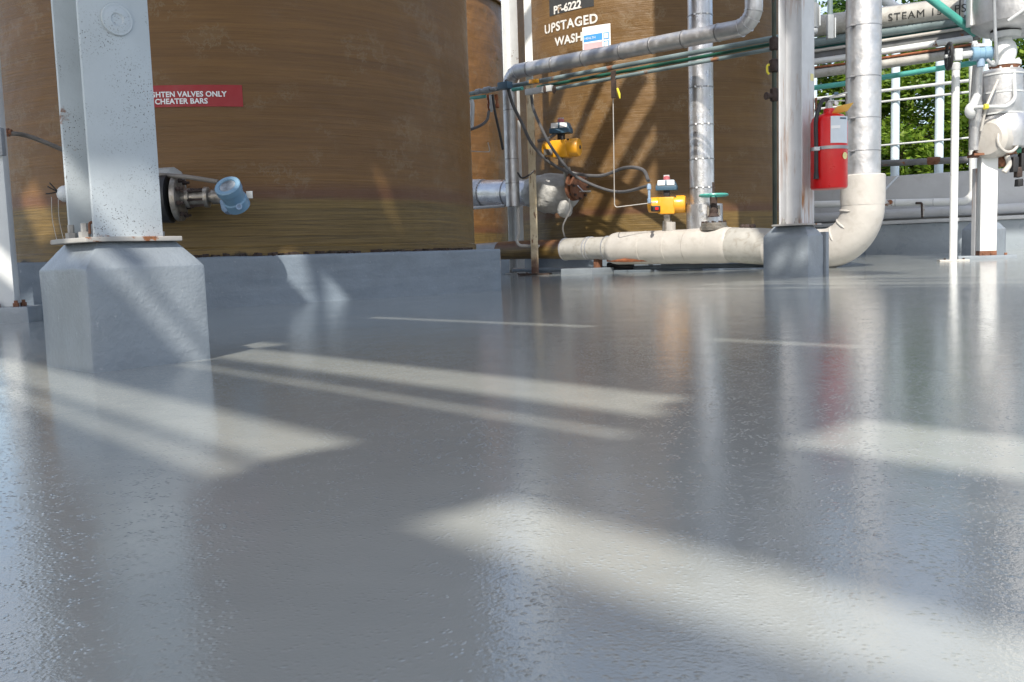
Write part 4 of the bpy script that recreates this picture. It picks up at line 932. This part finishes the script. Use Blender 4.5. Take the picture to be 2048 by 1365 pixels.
m = MB(); m.tube(path([PY(1996, 160, VY - .19), PY(1972, 215, VY - .2), PY(1962, 262, VY - .15)], .05), .011, 10); build("tracer_tube", m, "cream", t)
m = MB(); m.lathe(PY(1968, 214, VY - .22), V((1, 0, 0)), [(0, .022), (.03, .022)], 10); build("yellow_nut", m, "yellow2", t)
m = MB(); c = PY(1942, 222, VY - .1); m.ball(c, .05, 14, sq=1.3); m.tube([c, PY(1955, 190, VY - .1)], [.04, .03], 12); build("side_elbow", m, "lgrey", t)
# flanged stack above it
fx = PY(2010, 100, VY); t = thing("flanged_valve", "white ball valve with rusty gasket between silver jacket and overhead duct", "valve", V((fx.x, fx.y, zB)))
def zz(py): return PY(2010, py, VY).z
m = MB(); m.lathe((fx.x, fx.y, zz(141)), EZ, [(0, .10), (.03, .118), (zz(133) - zz(141), .118)], 24); build("lower_flange", m, "rust", t)
m = MB(); m.lathe((fx.x, fx.y, zz(133)), EZ, [(0, .122), (.035, .122), (.04, .07), (.08, .085), (.13, .09), (.18, .075), (.21, .05), (zz(76) - zz(133), .05)], 24); build("body", m, "white", t)
m = MB(); m.lathe((fx.x, fx.y, zz(77)), EZ, [(0, .11), (.03, .118), (.045, .118)], 24); build("upper_flange", m, "lgrey", t)
m = MB(); m.lathe((fx.x, fx.y, zz(66)), EZ, [(0, .10), (.06, .14), (.14, .15)], 24); build("gasket", m, "black", t)
for i in range(8):
    an = 2 * pi * i / 8
    m = MB(); m.lathe((fx.x + .1 * cos(an), fx.y + .1 * sin(an), zz(133) - .04), EZ, [(0, .013), (.09, .013)], 6); build("flange_bolt", m, "lgrey", t)
dq = PY(2046, 30, VY + .05); m = MB(); zd = PY(2052, 62, VY).z
t = thing("overhead_duct", "large silver jacketed duct filling the top right corner", "duct", V((dq.x, dq.y, zd)))
m.lathe((dq.x, dq.y, zd), EZ, [(0, .24), (.02, .33), (.06, .385), (.2, .40), (1.5, .40)], 40); build("jacket", m, "alu2", t)
m = MB(); m.tube([V((dq.x - .3, dq.y - .32, zd + .02)), V((dq.x + .1, dq.y - .48, zd + .3))], .012, 8); build("jacket_seam", m, "lgrey", t)
m = MB(); qv = PY(1946, 20, VY + .15); m.box((qv.x, qv.y, 2.3 + .5), (.04, 0, 0), (0, .04, 0), EZ * .75)
tag(build("hanger_post", m, "white", None, (qv.x, qv.y, 2.1), bevel=.004), "white square hanger at the top right left of the silver duct", "post")
# second transmitter and black handwheel
tc = PY(1962, 108, VY - .25); t = thing("pressure_transmitter", "bright blue transmitter on an arm at the upper right beside the white ball valve", "transmitter", tc)
axx = V((1, -.12, -.02)).normalized()
m = MB(); m.lathe(tc - axx * .075, axx, [(0, .05), (.005, .056), (.05, .056), (.055, .050), (.09, .050), (.095, .056), (.15, .056), (.155, .05)], 24); build("housing", m, "lblue", t)
m = MB(); m.lathe(tc - EZ * .04, -EZ, [(0, .03), (.06, .03)], 12); build("neck", m, "lblue2", t)
m = MB(); m.tube([tc - axx * .07, PY(1922, 111, VY - .25)], [.03, .028], 12); m.box(PY(1915, 110, VY - .25), (.03, 0, 0), (0, .025, 0), EZ * .045); build("bracket_arm", m, "lgrey", t, bevel=.002)
m = MB(); m.box(tc + V((-.02, 0, .065)), (.05, 0, 0), (0, .02, 0), EZ * .012); m.ball(tc + V((-.05, 0, .075)), .025); build("top_plug", m, "lgrey", t)
hw = PY(1898, 113, VY - .25); t = thing("black_handwheel", "black handwheel seen nearly edge on left of the bright blue transmitter", "handwheel", hw)
m = MB(); hx_ = V((1, -.22, 0)).normalized(); m.torus(hw, hx_, .10, .013, 32, 8)
s1 = hx_.cross(EZ).normalized()
for i in range(3):
    an = 2 * pi * i / 3 + .5; m.tube([hw, hw + (s1 * cos(an) + EZ * sin(an)) * .1], .009, 6)
build("wheel", m, "black", t)
m = MB(); m.tube([hw - hx_ * .03, PY(1915, 111, VY - .25)], .014, 8); build("stem", m, "lgrey", t)
m = MB(); m.tube(path([PY(1988, -10, VY - .35), PY(1990, 60, VY - .35), PY(1995, 139, VY - .35), PY(1974, 120, VY - .3)], .02), .013, 10)
tag(build("hanging_conduit", m, "grey", None, PY(1990, 60, VY - .35)), "grey conduit hanging from the duct and hooking back to the blue transmitter", "conduit")
m = MB(); a = PY(1956, 130, VY - .1); m.tube([a, PY(1952, 205, VY - .05)], [.04, .045], 14)
m.tube([PY(1952, 205, VY - .05), PY(1949, 300, VY)], [.05, .048], 14)
tag(build("jacketed_leg", m, "alu2", None, a, jitter=.002), "narrow silver leg dropping beside the jacketed valve", "pipe")
# dark instruments at right edge
c = PY(2030, 332, VY - .1); t = thing("drain_assembly", "dark cluttered drain fittings under the jacketed valve at the right edge", "fitting", c)
m = MB(); m.lathe(PY(2008, 322, VY - .05), V((.3, -1, 0)), [(-.06, .05), (0, .05), (.01, .035), (.03, .02)], 14); build("flanged_end", m, "rust", t)
m = MB(); m.tube(smooth([PY(2014, 312, VY - .1), PY(2018, 330, VY - .1), PY(2008, 345, VY - .1)]), .022, 10); build("white_elbow", m, "cream", t)
for px, py, hh, mt in ((2028, 330, .10, "black"), (2036, 345, .07, "darkrust"), (2044, 325, .12, "black"), (2038, 366, .05, "black"), (2034, 300, .05, "greendark")):
    m = MB(); m.box(PY(px, py, VY - .1), (.022, 0, 0), (0, .03, 0), EZ * hh * .6); build("valve_block", m, mt, t, bevel=.006, jitter=.003)
m = MB(); m.torus(PY(2046, 165, VY - .1), V((.2, -1, 0)), .05, .02, 20, 8); build("coiled_cable", m, "black", t)
m = MB(); m.tube([PY(2044, 180, VY), PY(2045, 330, VY)], .028, 10); build("upright", m, "darkrust", t)

# ------------------------------------------------------------------ trees beyond the wall
def tree(x, y, h, cr, seed, label, mat, n=13000):
    rnd = random.Random(seed); z0 = -.6
    t = thing("tree", label, "tree", (x, y, z0), "leafy trees beyond the parapet wall")
    m = MB(); top = V((x + rnd.uniform(-.3, .3), y, z0 + h * .6))
    m.tube(smooth([V((x, y, z0)), V((x + .1, y, z0 + h * .25)), top], 4), [.16, .15, .14, .13, .12, .11, .10, .08, .06], 10)
    limbs = []
    for i in range(9):
        an = rnd.uniform(0, 2 * pi); b = V((x, y, z0 + h * rnd.uniform(.12, .5))); e = b + V((cos(an) * cr * .7, sin(an) * cr * .7, h * rnd.uniform(.1, .35)))
        m.tube([b, (b + e) / 2 + V((0, 0, .12)), e], [.06, .04, .015], 6); limbs.append(e)
    build("trunk", m, "bark", t)
    # leaf clumps
    clumps = []
    for i in range(95):
        an = rnd.uniform(0, 2 * pi); rr_ = cr * sqrt(rnd.random()); zz_ = z0 + h * (.1 + .9 * rnd.random() ** .9)
        sh = sin(pi * min(1, max(.12, (zz_ - z0) / h * .95 + .03))) ** .45
        clumps.append((V((x + cos(an) * rr_ * sh, y + sin(an) * rr_ * sh, zz_)), rnd.uniform(.22, .5)))
    m = MB()
    for i in range(n):
        c, r = clumps[i % 95]
        d = V((rnd.gauss(0, 1), rnd.gauss(0, 1), rnd.gauss(0, .7))); d = d.normalized() * r * rnd.random() ** .4
        p = c + d; s = rnd.uniform(.045, .085)
        u = V((rnd.gauss(0, 1), rnd.gauss(0, 1), rnd.gauss(0, .5))).normalized(); w = u.cross(V((rnd.gauss(0, .6), rnd.gauss(0, .6), 1))).normalized()
        m.v += [p - u * s, p + w * s * .5, p + u * s, p - w * s * .5]; k = len(m.v) - 4; m.f.append((k, k + 1, k + 2, k + 3))
    me = bpy.data.meshes.new("crown"); org = V(t['_o']); me.from_pydata([q - org for q in m.v], [], m.f); me.materials.append(M[mat])
    o = bpy.data.objects.new("crown", me); COL.objects.link(o); o.parent = t
TL = ["bright leafy tree seen just right of the cream riser beyond the fence", "dense tree between the two pale blue fence posts", "tree behind the slim white post beyond the fence",
      "darker taller tree standing behind the others near the riser", "darker tree behind the right fence post", "dark tree at the far right behind the jacketed valve",
      "tree glimpsed between the extinguisher column and the cream riser", "dark tree behind the stencilled tank", "rearmost dark tree behind the fence gap"]
spots = [(7.2, 17.6, 4.6, 1.7, "leafa"), (8.3, 17.9, 4.4, 1.6, "leafa"), (9.4, 17.8, 4.8, 1.7, "leafa"), (8.4, 20.6, 6.8, 2.3, "leafb"), (10.6, 20.4, 6.2, 2.3, "leafb"),
         (12.0, 18.6, 5.6, 2.2, "leafb"), (6.2, 18.6, 5.4, 1.7, "leafa"), (3.4, 21.0, 5.6, 2.3, "leafb"), (11.5, 24.0, 7.4, 2.8, "leafb")]
for i, (x, y, h, cr, mt) in enumerate(spots): tree(x, y, h, cr, 30 + i, TL[i], mt)

# ------------------------------------------------------------------ added sun blockers, unseen overhead and behind the viewpoint, shaped to cast the dappled shade
R2 = sqrt(2)
def uvw(u, v, z):      # u along the grid, v across; sheared 4 deg; v measured where the sunlight lands on the floor
    v = v - .065 * u; x = (u + v) / R2; y = (v - u) / R2
    return x + LS.x * z / LS.z * 1.0, y + LS.y * z / LS.z * 1.0
gaps = [(.45, .575, -.80, .34), (.478, .62, -2.95, -.84), (.395, .410, -.62, -.40), (.885, .965, -2.56, -2.2), (.845, .885, -2.2, -.70),
        (1.02, 1.27, -2.56, -2.36), (.975, 1.04, -2.36, -.75), (1.04, 1.15, -2.36, -.80), (1.04, 1.14, -2.77, -2.67), (.93, 1.13, -.52, .34), (.80, .825, -.32, .2), (.405, .458, -2.2, -.90), (1.28, 1.42, -5.45, -4.95),
        (2.01, 2.08, -3.4, -1.8), (1.85, 1.91, -1.25, -.85), (2.68, 2.92, -5.0, -4.6), (1.50, 1.52, -2.1, -1.1)]  # slots placed to let the floor's sun streaks through
DZ = 3.5
pf = thing("low_gobo", "added unseen platform overhead behind the viewpoint, with slots between its planks", "gobo", (uvw(0, 1, DZ)[0], uvw(0, 1, DZ)[1], fz(0, -2)))
vb = sorted(set([.08, 3.3] + [g_[0] for g_ in gaps] + [g_[1] for g_ in gaps] + [1.35, 1.7, 2.3, 2.9]))
k = 0
for v0, v1 in zip(vb[:-1], vb[1:]):
    lit = sorted((g_[2], g_[3]) for g_ in gaps if g_[0] < (v0 + v1) / 2 < g_[1]); u = -5.6; segs = []
    for a, b in lit: segs.append((u, a)); u = b
    segs.append((u, .35))
    for a, b in segs:
        if b - a < .01: continue
        e = .0008 if v1 - v0 > .01 else 0
        m = MB(); m.prism([uvw(a, v0 - e, DZ), uvw(b, v0 - e, DZ), uvw(b, v1 + e, DZ), uvw(a, v1 + e, DZ)], DZ + .003 * (k % 2), DZ + .02 + .003 * (k % 2)); build("gobo_strip", m, "gobosteel", pf); k += 1
for u, v in ((-5.5, .12), (.3, .12), (.3, 3.2), (-5.5, 3.2)):
    x, y = uvw(u, v, DZ); m = MB(); m.box((x, y, DZ / 2), (.06, 0, 0), (0, .06, 0), EZ * (DZ / 2 - .002)); build("leg", m, "steel", pf)  # legs only hold up the added blocker
m = MB(); m.lathe((-.165 + LS.x / LS.z * DZ, .955 + LS.y / LS.z * DZ, DZ + .03), EZ, [(0, .18), (.02, .18)], 40); build("gobo_disc", m, "gobosteel", pf)  # added disc that rounds off the shadow between two floor streaks
HZ = 6.0
hp = thing("high_gobo", "high added platform resting on the columns, out of sight above the tanks", "gobo", (0, 3, HZ))  # unseen plates added to shade the tanks, right column and wall
def proj(x, y): return (x + LS.x / LS.z * HZ, y + LS.y / LS.z * HZ)
plates = [
    [(-4.3, 5.3), (-1.36, 5.3), (-1.30, 5.95), (-4.3, 5.95)], [(-1.20, 5.3), (-1.15, 5.3), (-1.02, 5.95), (-1.16, 5.95)], [(-1.03, 5.3), (.25, 5.3), (.25, 5.95), (-.94, 5.95)], [(-1.36, 5.80), (-.9, 5.78), (-.9, 5.95), (-1.36, 5.95)], [(-.65, 4.0), (.25, 4.0), (.25, 5.3), (-.65, 5.3)],
    [(-4.3, 5.95), (-2.8, 5.95), (-2.9, 6.35), (-4.3, 6.35)], [(-2.6, 5.95), (-2.05, 5.95), (-2.2, 6.35), (-2.72, 6.35)], [(-1.93, 5.95), (.25, 5.95), (.25, 6.35), (-2.06, 6.35)],
    [(-4.3, 6.35), (-.66, 6.35), (-.66, 6.62), (-4.3, 6.62)], [(-.62, 6.35), (.3, 6.35), (.3, 6.62), (-.62, 6.62)], [(-4.3, 6.62), (.3, 6.62), (.3, 9.4), (-4.3, 9.4)],
    [(.25, 5.6), (1.77, 5.6), (1.77, 6.3), (.25, 6.3)], [(1.77, 5.6), (1.87, 5.6), (1.87, 6.06), (1.77, 6.06)], [(1.77, 6.17), (1.87, 6.17), (1.87, 6.3), (1.77, 6.3)],
    [(1.87, 5.6), (1.89, 5.6), (1.89, 6.3), (1.87, 6.3)], [(1.89, 5.6), (1.98, 5.6), (1.98, 5.97), (1.89, 5.97)], [(1.89, 6.10), (1.98, 6.10), (1.98, 6.3), (1.89, 6.3)], [(1.98, 5.6), (2.5, 5.6), (2.5, 6.3), (1.98, 6.3)],
    [(.3, 6.3), (1.79, 6.3), (2.085, 7.6), (.3, 7.6)], [(1.915, 6.3), (2.42, 6.3), (2.42, 7.6), (2.21, 7.6)], [(.3, 7.6), (1.0, 7.6), (1.0, 8.6), (.3, 8.6)],
    [(2.2, 7.6), (2.55, 7.6), (2.55, 10.2), (2.2, 10.2)],
]
t0_ = V((1.60, 9.75))
def cutx(y): return t0_.x + (y - 9.75) * .22 / .98
plates += [[(cutx(10.5), 10.5), (4.3, 10.5), (4.3, 13.2), (cutx(13.2), 13.2)]]
# added bars along the second grid direction, placed to throw slanting shadows on the stencilled tank
for u0_, w_ in ((-7.95, .16), (-7.42, .10), (-7.12, .22), (-6.72, .13), (-6.50, .10)):
    q = lambda u, v: ((u + v) / R2, (v - u) / R2)
    plates.append([q(u0_, 6.9), q(u0_ + w_, 6.9), q(u0_ + w_, 9.7), q(u0_, 9.7)])
for v0, v1, ua, ub in ((3.25, 3.74, -4.4, -.2), (3.78, 4.15, -4.4, -1.9), (3.74, 4.22, -1.9, -.2), (4.24, 4.56, -4.4, -2.3), (4.30, 4.42, -2.3, -.2), (4.56, 5.3, -4.0, -3.0), (4.72, 4.78, -3.0, -.6), (4.98, 5.08, -3.0, -1.5)):
    q = lambda u, v: ((u + v) / R2, (v - u) / R2)
    plates.append([q(ua, v0), q(ub, v0), q(ub, v1), q(ua, v1)])
for ta, tb in ((-3.9, -1.2), (-1.1, .6), (.68, 2.6)):
    w0 = wd(1800, 0) + ED * ta; w1 = wd(1800, 0) + ED * tb
    plates.append([(w0.x + .05, w0.y + .22), (w1.x + .05, w1.y + .22), (w1.x + .30, w1.y + 1.35), (w0.x + .30, w0.y + 1.35)])
for i, pl_ in enumerate(plates):
    m = MB(); m.prism([proj(*q) for q in pl_], HZ + .004 * (i % 3), HZ + .03 + .004 * (i % 3)); build("gobo_plate", m, "gobosteel", hp)

for o in bpy.data.objects:
    if '_o' in o: del o['_o']
